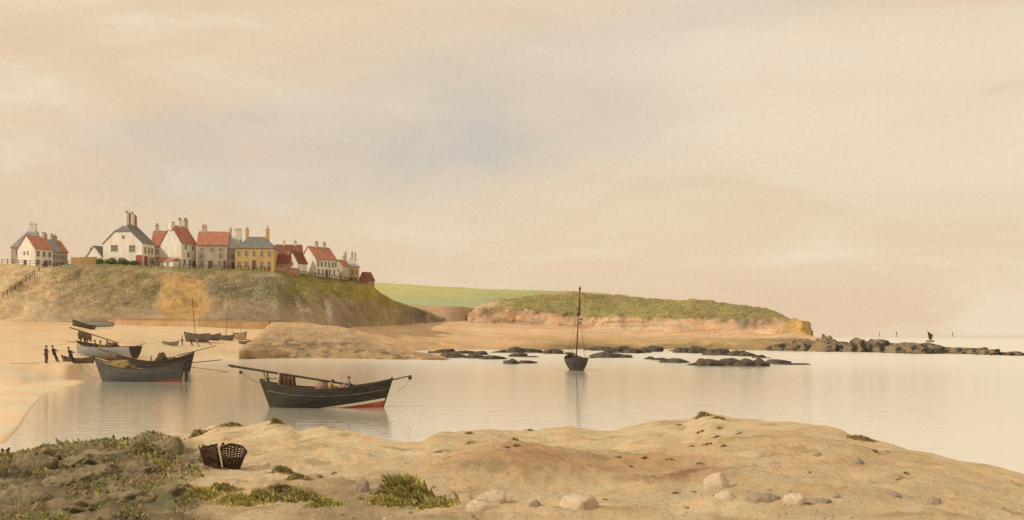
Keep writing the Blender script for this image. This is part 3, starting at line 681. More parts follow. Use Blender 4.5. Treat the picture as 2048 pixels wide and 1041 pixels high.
house('red_roofed_house', 'pinkish house with broad red roof, set back between big white house and tall gable', 303, 301, 10, 8.5, 7.2, 6.2, 4.6, 'pale_render', 'red_tile',
      chim=[(-0.75, 1.6, dict(pots=2))], fr=[((-0.6, -0.1, 0.5), 3.8, 0.8, 1.4), ((-0.5, 0.4), 1.0, 0.8, 1.5)], dz=0.6)
h = house('tall_gabled_house', 'tall house with blank white gable, red roof and low red lean-to at its foot', 363, 292.0, 62, 8.3, 5.8, 7.0, 5.2, 'lime_white', 'red_tile',
      chim=[(-0.92, 0.9, dict(pots=0, w_=1.2, d_=1.4, m='lime_white')), (0.15, 1.7, dict(pots=3, w_=1.0, m='lime_white')), (0.92, 1.9, dict(pots=3, w_=1.3))],
      fr=[((-0.45, 0.5), 5.3, 0.75, 1.1), ((-0.1,), 3.1, 0.8, 1.4), ((-0.6, 0.1), 0.9, 0.8, 1.4)], doors=[(0.6, 1.0, 2.1, 'f')])
mb = MB(); mb.box((-3.4 - 2.2, -3.6, -1.5), (-3.42, 3.4, 1.7)); mb.build('lean_to', M['lime_white'], h)
mb = MB(); mb.add([(-5.85, -3.8, 1.62), (-5.85, 3.6, 1.62), (-3.43, 3.6, 2.8), (-3.43, -3.8, 2.8), (-5.85, -3.8, 1.76), (-5.85, 3.6, 1.76), (-3.43, 3.6, 2.94), (-3.43, -3.8, 2.94)],
                  [(0, 1, 2, 3), (7, 6, 5, 4), (0, 4, 5, 1), (1, 5, 6, 2), (2, 6, 7, 3), (3, 7, 4, 0)]); mb.build('lean_to_roof', M['red_tile'], h)
for y_ in (-1.6, 2.0): sash(h, y_, 0.4, 0.8, 0.9, 'g', 5.6)
house('long_red_roofed_house', 'three-storey grey-beige house with long red roof and one pale chimney beside the yellow house', 394, 294.5, 7, 7.8, 8.4, 6.9, 4.0, 'grey_stone', 'red_tile',
      chim=[(-0.66, 1.6, dict(pots=2, w_=1.4, m='pale_render'))], fr=[((-0.68, -0.02, 0.56), 5.0, 0.9, 1.0), ((-0.68, 0.56), 3.0, 1.0, 1.4), ((-0.66, 0.5), 0.8, 0.9, 1.5)], doors=[(-0.1, 1.3, 2.3, 'f'), (0.86, 1.0, 2.4, 'f')])
house('narrow_house', 'narrow beige house with pale roof and wide four-pot chimney, squeezed beside the yellow house', 455, 298, 4, 7.0, 3.0, 6.2, 3.4, 'pale_render', 'pale_slate',
      chim=[(-0.85, 2.3, dict(pots=1, w_=0.6)), (0.6, 2.0, dict(pots=4, w_=2.0, m='lime_white'))], fr=[((0.0,), 3.0, 0.9, 1.4)], doors=[(0.1, 1.0, 2.1, 'f')])
house('yellow_house', 'yellow stone house with grey hipped roof and two tall chimneys, five windows wide', 470, 296.5, 3, 8.0, 11.1, 6.4, 3.4, 'yellow_stone', 'slate', kind='hip',
      chim=[(-0.52, 2.2, dict(pots=1, w_=0.9, m='yellow_stone')), (0.55, 2.2, dict(pots=1, w_=1.0, m='yellow_stone', pot=0.9))],
      fr=[((-0.8, -0.42, -0.02, 0.38, 0.76), 3.8, 0.85, 1.5), ((-0.78, -0.42, 0.38, 0.76), 0.7, 0.9, 1.6)], doors=[(-0.02, 1.1, 2.2, 'f', 'door_paint', True)])
house('brick_house', 'pink brick house with dark red roof and two pale chimneys, right of the yellow house', 549, 327, 6, 7.0, 8.2, 5.2, 3.8, 'pink_brick', 'dark_red_tile',
      chim=[(-0.35, 1.0, dict(pots=1, m='lime_white', w_=0.7)), (0.5, 1.0, dict(pots=1, m='lime_white', w_=1.0))], fr=[((-0.6, 0, 0.6), 3.2, 0.8, 1.3), ((-0.6, 0.6), 0.8, 0.8, 1.3)], doors=[(0, 1.0, 2.0, 'f')], dz=1.3)
house('brick_cottage', 'low brick cottage with dark brown-red roof, in front of the pink brick house', 549, 301.5, 4, 5.0, 4.2, 2.6, 2.6, 'pink_brick', 'dark_red_tile',
      chim=[(0.7, 0.7, dict(pots=1))], fr=[((-0.4, 0.4), 0.9, 0.8, 1.0)], doors=[(0.0, 0.9, 1.9, 'f')])
house('small_gabled_cottage', 'small white gabled cottage with dark red roof, left of the white gabled house', 596, 308.5, 58, 4.6, 4.0, 3.4, 3.4, 'lime_white', 'dark_red_tile', gw=[((0.0,), 2.6, 0.6, 0.9)], doors=[(0.3, 0.9, 1.9, 'g')])
house('gabled_house', 'white gabled house with red roof and two rows of windows beside the fence', 632, 313.8, 50, 7.6, 8.2, 5.3, 4.0, 'lime_white', 'red_tile',
      chim=[(-0.2, 1.2, dict(pots=2, w_=0.9)), (0.55, 1.4, dict(pots=1, w_=0.8))], fr=[((-0.8, -0.45, -0.1, 0.25, 0.6, 0.88), 3.1, 0.7, 1.5), ((-0.75, -0.35, 0.3, 0.75), 0.7, 0.7, 1.5)], doors=[(0.0, 1.0, 2.1, 'f')])
house('pinkish_cottage', 'narrow pinkish gabled cottage between the white gabled house and the yellow block', 685, 327, 66, 3.2, 4.0, 4.8, 1.8, 'pale_render', 'red_tile', chim=[(0.6, 1.2, dict(pots=1))], gw=[((0.0,), 2.8, 0.6, 1.0)])
house('yellow_block', 'small yellow stone house with pale blue-white hipped roof at the right end of the row', 687, 331.5, 8, 5.2, 5.0, 5.9, 2.6, 'yellow_stone', 'pale_slate', kind='hip', dz=-0.7,
      chim=[(-0.75, 1.4, dict(pots=1, w_=0.7)), (0.1, 1.4, dict(pots=1, w_=0.7)), (0.5, 1.0, dict(pots=1, w_=0.6))], fr=[((-0.7, -0.25, 0.2, 0.65), 3.0, 0.6, 1.4), ((-0.6, 0.6), 0.7, 0.7, 1.3)], doors=[(0.0, 0.9, 2.0, 'f')])
house('cliff_edge_shed', 'little red roofed shed perched on the right edge of the cliff', 733, 337, 48, 3.8, 3.4, 2.2, 2.6, 'pink_brick', 'dark_red_tile', cat='shed', group=None, dz=-0.6, fr=[((0.0,), 0.9, 0.7, 0.8)], doors=[(0.0, 0.9, 1.8, 'g')])

# garden wall, brick wall, sea wall
def wall_run(name, label, pts, h_, th, m, cope=None, group=None, sink=0.8):
    mb = MB(); mc = MB(); pts = [Vector(p) for p in pts]
    for i, (a_, b_) in enumerate(zip(pts, pts[1:])):
        d_ = (b_ - a_); d_.z = 0; n_ = Vector((-d_.y, d_.x, 0)).normalized() * th / 2
        up = Vector((0, 0, h_)); dn = Vector((0, 0, -sink))
        for q, bb, lo, hi, k in ((mb, 1.0, dn, up, 0), (mc, 1.35, up, up + Vector((0, 0, 0.22)), 1)):
            if k and not cope: continue
            v = [a_ - n_*bb + lo, b_ - n_*bb + lo, b_ + n_*bb + lo, a_ + n_*bb + lo, a_ - n_*bb + hi, b_ - n_*bb + hi, b_ + n_*bb + hi, a_ + n_*bb + hi]
            q.add(v, [(0, 1, 5, 4), (2, 3, 7, 6), (4, 5, 6, 7)] + ([(3, 0, 4, 7)] if i == 0 else []) + ([(1, 2, 6, 5)] if i == len(pts) - 2 else []))
    r = thing(name, label, 'wall', pts[0], 0, group)
    for q, nm, mm in ((mb, 'masonry', m), (mc, 'coping', cope)):
        if q.v:
            q.v = [v - pts[0] for v in q.v]; q.build(nm, M[mm], r)
    return r
wall_run('garden_wall', 'low ochre stone garden wall left of the hedge on the clifftop', [Vector(((px - 1024) / FX * 289, 289 + (px - 142) * 0.02, crest_z(px) + 0.1)) for px in (142, 158, 174, 191)], 2.0, 0.5, 'ochre_stone')
wall_run('yard_wall', 'sloping pink brick yard wall in front of the brick cottages', [Vector(((px - 1024) / FX * D, D, crest_z(px) - 0.1)) for px, D in ((549, 299.4), (570, 301.5), (598, 304.3))], 1.5, 0.4, 'pink_brick')
sw = []
for px in range(216, 566, 14):
    D = pl(DB, px) - 2.2; sw.append(Vector(((px - 1024) / FX * D, D, 0)))
for v, px in zip(sw, range(216, 566, 14)): v.z = EYE + (HZ - pl([(216, 637), (230, 635), (400, 639), (566, 644)], px)) / FX * v.y - 2.3 + 0.05 * fbm(Vector((px * 0.1, 0, 0)))
M['sea_wall_stone'] = mat('sea_wall_stone', (0.74, 0.53, 0.33), (0.62, 0.425, 0.24), 0.25, 0.95, 0.6)
wall_run('sea_wall', 'long low ochre sea wall with pale coping at the foot of the cliff', sw, 2.1, 0.8, 'sea_wall_stone', 'pale_stone', sink=2.0)

# fences along the clifftop
def fence(label, pts, step, h_, rails=2, mname='old_wood', jitter=0.06, fname='fence'):
    pts = [Vector(p) for p in pts]; r = thing(fname, label, 'fence', pts[0], 0, 'wooden fences on the clifftop')
    tot = sum((b_ - a_).length for a_, b_ in zip(pts, pts[1:])); n = max(2, int(tot / step))
    def along(s_):
        for a_, b_ in zip(pts, pts[1:]):
            l_ = (b_ - a_).length
            if s_ <= l_ + 1e-6: return a_ + (b_ - a_) * (s_ / l_)
            s_ -= l_
        return pts[-1]
    tops = []
    for i in range(n + 1):
        p = along(tot * i / n) - pts[0]; q = Vector((random.uniform(-jitter, jitter), random.uniform(-jitter, jitter), h_ * random.uniform(0.9, 1.08)))
        mb = MB(); mb.tube([p + Vector((0, 0, -0.5)), p + q], [0.10, 0.085], 6); mb.build('post', M[mname], r); tops.append((p, q))
    for k in range(rails):
        f_ = 0.85 - 0.42 * k; mb = MB(); mb.tube([p + q * f_ + Vector((0, -0.09, 0)) for p, q in tops], 0.055, 5); mb.build('rail', M[mname], r)
def cl(px, off=-1.0, dz=0.0, dD=None):
    D = pl(DC, px) + off; return Vector(((px - 1024) / FX * D, D, crest_z(px) + dz))
fence('dark wooden fence in front of the left terrace', [cl(px, -0.5, -0.1) for px in (4, 30, 50, 70, 88)], 2.0, 1.5)
fence('short broken fence between the stairs and the ochre garden wall', [cl(px, -0.6, -0.1) for px in (92, 105, 120, 138)], 1.8, 1.2)
fence('dark fence below the hedge and the big white house', [cl(px, -0.7, -0.15) for px in (226, 260, 290, 316)], 1.7, 1.25)
fence('low fence in front of the grey-beige houses', [cl(px, -0.7, -0.15) for px in (366, 400, 445)], 1.6, 1.0)
fence('dense low dark fence in front of the yellow house', [cl(px, -0.7, -0.15) for px in (450, 490, 545)], 1.1, 1.1)
fence('leaning dark fence below the white gabled house at the right', [cl(px, -0.7, -0.15) for px in (600, 640, 680, 722)], 1.05, 1.2, jitter=0.28)
st = [ray(px, pl([(6, 597), (30, 580), (50, 565), (70, 550), (88, 537)], px)) for px in range(6, 90, 5)]
fence('stair railing climbing the sandy slope at the far left', [p for p in st if p is not None], 2.2, 1.5, mname='old_wood', fname='stair_railing')

# hedge
def leafy(name, label, cat, centre, rad, n, leaf, cols, group=None, mname=None, up=0.3, stems=True, blade=False):
    r = thing(name, label, cat, centre, 0, group); mb = MB()
    for i in range(n):
        while True:
            v = Vector((random.uniform(-1, 1), random.uniform(-1, 1), random.uniform(-0.2, 1)))
            if 0.25 < v.length < 1: break
        v *= 0.75 + 0.35 * noise.noise(v * 2.2 + Vector(centre))
        p = Vector((v.x * rad[0], v.y * rad[1], v.z * rad[2]))
        c = random.choice(cols); k_ = random.uniform(0.75, 1.25); c = tuple(x * k_ for x in c)
        a_ = Vector((random.gauss(0, 1), random.gauss(0, 1), random.gauss(0, 1) + up)).normalized(); b_ = a_.orthogonal().normalized()
        b_.rotate(Matrix.Rotation(random.uniform(0, 6.28), 3, a_)); s_ = leaf * random.uniform(0.6, 1.4)
        mb.add([p - a_ * s_, p + b_ * s_ * 0.4, p + a_ * s_, p - b_ * s_ * 0.4], [(0, 1, 2, 3)], 0, c)
    mb.build('foliage', M['leaf'], r, colour=True)
    ms = MB()
    for i in range(5):
        v = Vector((random.uniform(-.5, .5) * rad[0], random.uniform(-.5, .5) * rad[1], rad[2] * 0.6)); ms.tube([(v.x * 0.3, v.y * 0.3, -0.2), tuple(v * 0.6), tuple(v)], [0.05 * rad[2], 0.03 * rad[2], 0.01 * rad[2]], 5)
    ms.build('stem', M['old_wood'], r)
    return r
lm = bpy.data.materials.new('leaf'); lm.use_nodes = True; t = NT(lm.node_tree); b = t.n['Principled BSDF']
t.l.new(t.new('ShaderNodeAttribute', attribute_name='Col').outputs['Color'], b.inputs['Base Color']); b.inputs['Roughness'].default_value = 0.8; b.inputs['Specular IOR Level'].default_value = 0.15
M['leaf'] = lm
GRN = [(0.22, 0.24, 0.10), (0.27, 0.28, 0.12), (0.17, 0.20, 0.09)]
for px, wpx, hh, lab in ((200, 9, 1.7, 'small round dark green bush at the left end of the hedge by the ochre wall'), (222, 14, 2.0, 'tallest green bush in the hedge below the big white house'),
                         (247, 14, 1.7, 'middle green bush of the hedge under the windows of the big white house'), (268, 10, 1.3, 'low green bush of the hedge beside the red porch')):
    p = cl(px, 0.4); leafy('bush', lab, 'bush', p, (wpx / 5.6, 1.2, hh), 1100, 0.26, GRN, 'bushes of the clifftop hedge')

# rough grass on the cliff and the headland
def scrub(name, label, n, x0, x1, y0, y1, test, cols, size):
    mb = MB()
    for i in range(n):
        px, py = random.uniform(x0, x1), random.uniform(y0, y1)
        if not test(px, py): continue
        p = ray(px, py)
        if p is None or p.y < 240: continue
        nn = fbm(p * 0.06, 3); c = cols[int((nn + 1) * 1.6 * len(cols) / 3 + random.random() * 1.3) % len(cols)]; k_ = random.uniform(0.8, 1.25); c = tuple(q * k_ for q in c)
        for j in range(3):
            w_ = size * random.uniform(0.5, 1.2); a_ = random.uniform(-0.7, 0.7); e = Vector((math.cos(a_), math.sin(a_), 0)) * w_; q = p + Vector((random.gauss(0, w_ * .8), random.gauss(0, w_ * .5), -0.05))
            tp = Vector((random.gauss(0, .3) * w_, random.gauss(0, .3) * w_, w_ * random.uniform(0.6, 1.2)))
            mb.add([q - e * .5, q + e * .5, q + e * .45 + tp * .6, q + tp, q - e * .45 + tp * .6], [(0, 1, 2, 3, 4)], 0, c)
    tag(mb.build(name, M['leaf'], colour=True), label, 'grass', kind='stuff')
def on_cliff(px, py):
    f = (py - pl(CREST, px)) / max(8.0, pl(BASE, px) - pl(CREST, px)); n_ = fbm(Vector((px * 0.02, py * 0.03, 2)), 4)
    lim = pl([(100, 0.3), (170, 0.75), (300, 0.8), (325, 0.14), (405, 0.14), (430, 0.75), (560, 0.6), (760, 0.5), (800, 0.3)], px)
    return -0.02 < f < lim + 0.3 * n_ and n_ > -0.25
scrub('rough_grass', 'rough olive grass covering the upper cliff below the houses', 5200, 90, 800, 524, 650, on_cliff, [(0.40, 0.325, 0.19), (0.33, 0.285, 0.165), (0.41, 0.37, 0.15), (0.34, 0.32, 0.16), (0.45, 0.37, 0.22)], 0.30)
scrub('headland_grass', 'rough grass covering the top of the far headland', 4200, 990, 1575, 584, 640, lambda px, py: py < lerp(pl(HT, px), pl(HB, px), 0.50 + 0.25 * fbm(Vector((px * .03, py * .05, 1)), 3)), [(0.46, 0.42, 0.19), (0.38, 0.345, 0.16), (0.48, 0.40, 0.20)], 0.34)

# ------------------------------------------------------------------ boats
def hull_parts(root, L, B, zs, draft, rs, rb, hm, inner, full=0.55, transom=0.0, N=26, J=9, post=0.07, keel_up=0.0):
    """double-ended clinker hull: x runs stern to bow, z=0 at the water; zs(t) height of the gunwale; rs/rb rake of the ends"""
    def wid(t):
        if transom: return B/2 * lerp(transom, 1, min(1, (t / 0.45)) ** 0.8 if t < .45 else 1) * (1 if t < .45 else max(0, 1 - ((t - .45) / .55) ** 2.2) ** 0.8)
        return B/2 * max(0.0, 4 * t * (1 - t)) ** full
    def pt(t, s, off=0.0, inn=0.0):
        xk = -L/2 + rs + (L - rs - rb) * t; xs_ = -L/2 + L * t
        x = lerp(xk, xs_, s ** 0.9); zk = -draft + keel_up * max(0, (abs(2*t - 1) - 0.55) / 0.45) ** 2; z = lerp(zk, zs(t), s)
        wdt = wid(t); y = wdt * (math.sin(s * math.pi / 2) ** 0.75) * (0.92 + 0.08 * s)
        y = max(0.0, y + off * min(1, wdt * 4) - inn)
        return x, y, z
    ts = [0.5 - 0.5 * math.cos(math.pi * i / N) if not transom else (i / N) ** 0.9 for i in range(N + 1)]
    mb = MB()
    for sd_ in (-1, 1):
        for j in range(J):
            s0, s1 = j / J, (j + 1) / J
            v = []
            for t_ in ts:
                x, y, z = pt(t_, s0, 0.022 if j else 0); v.append((x, sd_ * y, z))
                x, y, z = pt(t_, s1); v.append((x, sd_ * y, z))
                x, y, z = pt(t_, s1, 0.022 if j < J - 1 else 0); v.append((x, sd_ * y, z))
            fs = []
            for i in range(N):
                a_, c_ = 3*i, 3*(i+1)
                q = [(a_, c_, c_+1, a_+1), (a_+1, c_+1, c_+2, a_+2)]
                fs += q if sd_ < 0 else [f[::-1] for f in q]
            mb.add(v, fs)
    if transom:
        v = [Vector((pt(0, s/J)[0], -pt(0, s/J)[1], pt(0, s/J)[2])) for s in range(J + 1)] + [Vector(pt(0, s/J)) for s in range(J, -1, -1)]
        mb.add(v, [tuple(range(len(v)))])
    mb.build('hull', hm, root, smooth=False)
    mi = MB(); v = []
    for t_ in ts:
        for q in range(-6, 7):
            s = max(0.22, abs(q) / 6); x, y, z = pt(t_, s, 0, 0.05); z = min(z, zs(t_) - 0.01)
            v.append((x, (1 if q > 0 else -1) * y if q else 0, z))
    mi.add(v, [(i*13 + q, (i+1)*13 + q, (i+1)*13 + q + 1, i*13 + q + 1) for i in range(N) for q in range(12)]); mi.build('inner_planking', inner, root)
    for sd_ in (-1, 1):
        mg = MB(); mg.tube([(pt(t_, 1)[0], sd_ * pt(t_, 1)[1], pt(t_, 1)[2]) for t_ in ts], 0.045, 6); mg.build('gunwale', M['spar_wood'], root)
    if L > 7 and not transom:
        for sd_ in (-1, 1):
            mg = MB(); mg.tube([(pt(t_, .74)[0], sd_ * (pt(t_, .74)[1] + 0.025), pt(t_, .74)[2]) for t_ in ts], 0.024, 5); mg.build('rubbing_strake', M['rub_wood'], root)
    mp = MB(); mp.tube([pt(1, s / 8) for s in range(9)] + [(L/2 + 0.03, 0, zs(1) + 0.12)], post, 6); mp.build('stem_post', M['spar_wood'], root)
    if not transom:
        mp = MB(); mp.tube([pt(0, s / 8) for s in range(9)] + [(-L/2 - 0.03, 0, zs(0) + 0.10)], post, 6); mp.build('stern_post', M['spar_wood'], root)
    for t_ in ((0.25, 0.42, 0.6, 0.76) if L > 6 else (0.35, 0.62)):
        x, y, z = pt(t_, 0.82); mt = MB(); mt.box((x - 0.12, -y, z - 0.03), (x + 0.12, y, z + 0.03)); mt.build('thwart', M['old_wood'], root)
    return pt
def boat(label, px0, px1, py, D, yaw, B, zs, hm, rs, rb, draft=0.5, group='fishing boats in the harbour', z=0.0, cat='boat', inner='old_wood', transom=0.0, flip=False, name='fishing_boat', rx=0, ry=0, L=None, **kw):
    L = L or (px1 - px0) / FX * D / max(0.3, abs(math.cos(yaw)))
    cx = ((px0 + px1) / 2 - 1024) / FX * D
    r = thing(name, label, cat, (cx, D, z), yaw + (math.pi if flip else 0), group, rx=rx, ry=ry)
    pt = hull_parts(r, L, B, zs, draft, rs, rb, hm, M[inner], transom=transom, **kw)
    return r, L, pt
def rudder(root, pt, h_, w_=0.5, depth=0.5, mname='spar_wood', ang=0.0):
    top = Vector(pt(0, 1)); bot = Vector(pt(0, 0.25)); mb = MB()
    d_ = (bot - top); lo = top + d_ * 1.35
    a_ = top + Vector((-0.10, 0, h_)); v = []
    for s_ in (-0.03, 0.03): v += [a_ + Vector((0, s_, 0)), a_ + Vector((-0.22, s_, 0)), lo + Vector((-w_, s_, -0.1)), lo + Vector((-0.10, s_, 0))]
    mb.add(v, [(0, 1, 2, 3), (7, 6, 5, 4), (0, 4, 5, 1), (1, 5, 6, 2), (2, 6, 7, 3), (3, 7, 4, 0)])
    o = mb.build('rudder', M[mname], root); mt = MB(); mt.tube([a_ + Vector((-0.1, 0, 0)), a_ + Vector((1.1, 0, 0.05))], 0.03, 6); mt.build('tiller', M[mname], o)
def spar(root, a_, b_, r0, r1, name='mast', m='spar_wood'):
    a_, b_ = Vector(a_), Vector(b_); mb = MB(); mb.tube([lerp(a_, b_, i / 6) + Vector((0, 0, -0.0)) for i in range(7)], [lerp(r0, r1, i / 6) for i in range(7)], 8); return mb.build(name, M[m], root)
def ball(root, c, r, name='block', m='spar_wood'):
    mb = MB(); mb.lathe([(0.001, -r), (r * .6, -r * .8), (r, 0), (r * .6, r * .8), (0.001, r)], 10, 0, Matrix.Translation(c)); return mb.build(name, M[m], root, smooth=True)
def line(root, a_, b_, sag=0.2, r=0.012, name='line', m='rope', n=10):
    a_, b_ = Vector(a_), Vector(b_); mb = MB()
    mb.tube([lerp(a_, b_, i / n) - Vector((0, 0, 4 * sag * (i / n) * (1 - i / n))) for i in range(n + 1)], r, 5); return mb.build(name, M[m], root)
def sagz(t, a_, m_, b_, c=0.45):
    return m_ + ((a_ - m_) * ((c - t) / c) ** 2 if t < c else (b_ - m_) * ((t - c) / (1 - c)) ** 2)
def heap(name, label, cat, loc, size, m, rz=0, group=None, seed=0, parent=None):
    bm = bmesh.new(); bmesh.ops.create_icosphere(bm, subdivisions=4, radius=1)
    for v in bm.verts:
        n_ = fbm(v.co * 1.3 + Vector((seed * 3.7, seed, 2))) * 0.35 + fbm(v.co * 4 + Vector((seed, 1, 1))) * 0.12
        c = v.co * (1 + n_); v.co = Vector((c.x * size[0], c.y * size[1], max(-0.15, c.z) * size[2]))
    me = bpy.data.meshes.new(name); bm.to_mesh(me); bm.free(); me.materials.append(M[m])
    me.polygons.foreach_set('use_smooth', [True] * len(me.polygons))
    o = bpy.data.objects.new(name, me); C.objects.link(o); o.location = loc; o.rotation_euler.z = rz
    if parent: o.parent = parent
    else: tag(o, label, cat, group)
    return o
def on(root, v): return root.matrix_world @ Vector(v) if False else (Matrix.Translation(root.location) @ root.rotation_euler.to_matrix().to_4x4() @ Vector(v))

# main boat, stern (rudder) to the left, bow to the right
hm = hull_mat('black_hull_paint', (0.034, 0.033, 0.028), (0.062, 0.057, 0.046), (0.46, 0.12, 0.085), (0.70, 0.64, 0.54), -0.10, 0.135, 0.16, 0.004)
D0 = DW(815)
main, L, pt = boat('black open fishing boat with red and white bottom at the bow, afloat nearest the foreground', 530, 783, 815, D0, R(3), 2.5, lambda t: sagz(t, 1.66, 1.22, 1.80, 0.45), hm, 0.82, 0.78, full=0.6)
rudder(main, pt, 0.15, 0.22)
mt = spar(main, (-6.0, 0.15, 2.62), (2.3, -0.2, 1.30), 0.075, 0.06, 'lowered_mast')
mb = MB(); mb.tube([(-6.36, 0.16, 2.69), (-6.02, 0.15, 2.62)], [0.05, 0.11], 8); mb.build('mast_tip', M['spar_wood'], main)
spar(main, (-3.75, 0.1, 1.55), (-3.9, 0.12, 2.27), 0.05, 0.045, 'mast_crutch'); spar(main, (-3.7, -0.15, 1.5), (-4.15, 0.12, 2.30), 0.03, 0.03, 'mast_crutch')
spar(main, (3.0, 0.05, 1.50), (5.3, 0, 2.02), 0.05, 0.035, 'bowsprit'); ball(main, (5.2, 0, 1.88), 0.14); line(main, (5.2, 0, 1.75), (4.35, 0, 0.95), 0.1, 0.012, 'forestay')
line(main, (-4.05, 0, 1.5), (-5.45, -0.1, 2.22), 0.12, 0.02, 'stern_line'); ball(main, (-5.5, -0.1, 2.25), 0.12, 'float')
spar(main, (0.8, 0.3, 1.42), (2.0, -0.2, 1.38), 0.05, 0.04, 'oar')
mb = MB(); v = []        # brown lug sail hanging over the lowered mast
nx, nz = 14, 8
for sgn in (0, 1):
    for i in range(nx + 1):
        for k in range(nz + 1):
            x = -3.05 + 0.95 * i / nx; z = lerp(2.16 - 0.16 * (x + 3.05), 1.30, (k / nz) ** 0.9) + (0.06 * fbm(Vector((i * 0.5, k * 0.1, sgn))) if k > nz - 2 else 0)
            y = 0.02 + (0.10 + 0.06 * math.sin(i * 1.7) + 0.05 * fbm(Vector((i * 0.6, k * 0.35, sgn * 5)))) * (-1 if sgn == 0 else 1) * min(1, 0.35 + k / 4)
            v.append((x + 0.10 * (k / nz) * (i / nx - 0.3), y, z))
q = (nx + 1) * (nz + 1)
fs = [(i*(nz+1) + k, (i+1)*(nz+1) + k, (i+1)*(nz+1) + k + 1, i*(nz+1) + k + 1) for i in range(nx) for k in range(nz)]
mb.add(v, fs + [tuple(j + q for j in f[::-1]) for f in fs] + [(i*(nz+1), q + i*(nz+1), q + (i+1)*(nz+1), (i+1)*(nz+1)) for i in range(nx)])
mb.build('furled_sail', M['brown_sail'], main, smooth=True)
mb = MB(); mb.tube([(-3.12, 0, 2.22), (-3.15, -0.12, 1.8), (-3.1, -0.1, 1.4)], [0.05, 0.07, 0.05], 7); mb.build('sail_tie', M['pale_cloth'], main)
heap('fishing_net', 'pinkish heap of net piled amidships in the nearest black boat', 'fishing net', on(main, (-0.35, 0, 1.12)), (0.40, 0.5, 0.52), 'net_pink', seed=2)
heap('fishing_net', 'small pink bundle of net between the two men in the nearest black boat', 'fishing net', on(main, (1.05, -0.1, 1.15)), (0.42, 0.4, 0.35), 'net_pink', seed=4)

# blue-grey boat, afloat
D1 = DW(763)
hm = hull_mat('blue_grey_hull_paint', (0.075, 0.087, 0.098), (0.125, 0.112, 0.092), (0.33, 0.11, 0.075), None, -0.12, 0.085, 0, 0.006)
blue, L, pt = boat('weathered blue-grey boat with red bottom, afloat in front of the dark boat', 187, 372, 763, D1, R(-4), 2.7, lambda t: sagz(t, 2.25, 1.25, 2.0, 0.52), hm, 1.1, 0.6, inner='pale_spar', full=0.55)
mb = MB(); mb.box((4.62, -0.03, -0.3), (4.95, 0.03, 1.9)); mb.build('rudder', M['spar_wood'], blue)
heap('fishing_net', 'pale ochre heap of net in the stern of the blue-grey boat', 'fishing net', on(blue, (-2.1, 0.1, 1.25)), (1.35, 0.8, 0.75), 'net_yellow', seed=6)
heap('foam', None, None, (0, 0, -5), (0.01, 0.01, 0.01), 'foam') if False else None

# dark boat behind it
D2 = DW(744)
hm = hull_mat('dark_hull_paint', (0.050, 0.037, 0.035), (0.075, 0.055, 0.045), (0.22, 0.10, 0.06), None, 0.15, 0.0, 0)
dark, L, pt = boat('dark purple-brown boat with high bow, afloat behind the blue-grey boat', 236, 386, 744, D2, R(5), 2.8, lambda t: sagz(t, 2.15, 1.30, 2.45, 0.45), hm, 0.35, 0.7, full=0.55)
spar(dark, (2.6, 0, 2.0), (7.4, 0.2, 3.25), 0.06, 0.04, 'bowsprit'); spar(dark, (3.6, -0.6, 1.05), (8.3, -0.8, 1.5), 0.06, 0.05, 'oar'); spar(dark, (4.3, -.4, 0.6), (9.9, -1.0, -0.10), 0.035, 0.03, 'oar')
heap('fishing_net', 'dark heap of net amidships in the dark boat', 'fishing net', on(dark, (0.75, 0, 1.35)), (0.75, 0.8, 0.95), 'net_brown', seed=8)
heap('fishing_net', 'low brown heap of net near the bow of the dark boat', 'fishing net', on(dark, (2.1, 0, 1.35)), (0.6, 0.6, 0.55), 'net_brown', seed=9)

# pale grey boat drawn up on the sand
D3 = 141
hm = hull_mat('pale_grey_hull_paint', (0.33, 0.335, 0.32), (0.26, 0.265, 0.255), (0.46, 0.22, 0.17), None, 0.22, -0.02, 0)
grey, L, pt = boat('pale grey boat with dark transom drawn up on the sand behind the dark boat', 126, 296, 716, D3, R(-32), 3.4, lambda t: sagz(t, 1.9, 1.75, 2.55, 0.4), hm, 0.1, 0.5, draft=0.1, flip=True, z=1.25, transom=0.62, L=12.6)
mb = MB(); e_ = [pt(0, q / 10) for q in range(2, 11)]; k_ = [(x - 0.02, -y * 0.97, z) for x, y, z in e_] + [(x - 0.02, y * 0.97, z) for x, y, z in e_[::-1]]
q = len(k_); mb.add(k_ + [(x - 0.06, y, z) for x, y, z in k_], [tuple(range(q - 1, -1, -1)), tuple(range(q, 2*q))] + [(i, (i + 1) % q, q + (i + 1) % q, q + i) for i in range(q)]); mb.build('transom', M['dark_cloth'], grey)
spar(grey, (-3.6, 0.6, 2.30), (7.6, 0.2, 4.45), 0.07, 0.085, 'lowered_mast'); spar(grey, (-4.9, 1.75, 0.90), (3.4, 1.55, 2.05), 0.05, 0.04, 'oar')
spar(grey, (5.2, 0, 2.4), (8.4, 0.3, 2.45), 0.05, 0.03, 'bowsprit'); spar(grey, (-6.2, -.2, 1.9), (-8.0, -.4, 2.3), 0.04, 0.03, 'boomkin')
mb = MB()
for i in range(12):
    x = 2.6 + i * 0.24; zt = 2.30 + (x + 3.6) / 11.2 * 2.15 - 1.2 + 1.15
    mb.tube([(x, 0.42, zt - 0.02), (x + random.uniform(-.1, .1), 0.5, zt - random.uniform(0.4, 0.7)), (x + random.uniform(-.2, .2), 0.45, zt - random.uniform(0.6, 1.5))], [0.10, random.uniform(.08, .16), 0.04], 6)
mb.build('hanging_net', M['net_brown'], grey, smooth=True)
heap('fishing_net', 'greyish heap of net near the stern of the pale grey boat', 'fishing net', on(grey, (-1.9, 0.2, 1.6)), (0.9, 0.8, 0.8), 'net_brown', seed=12)

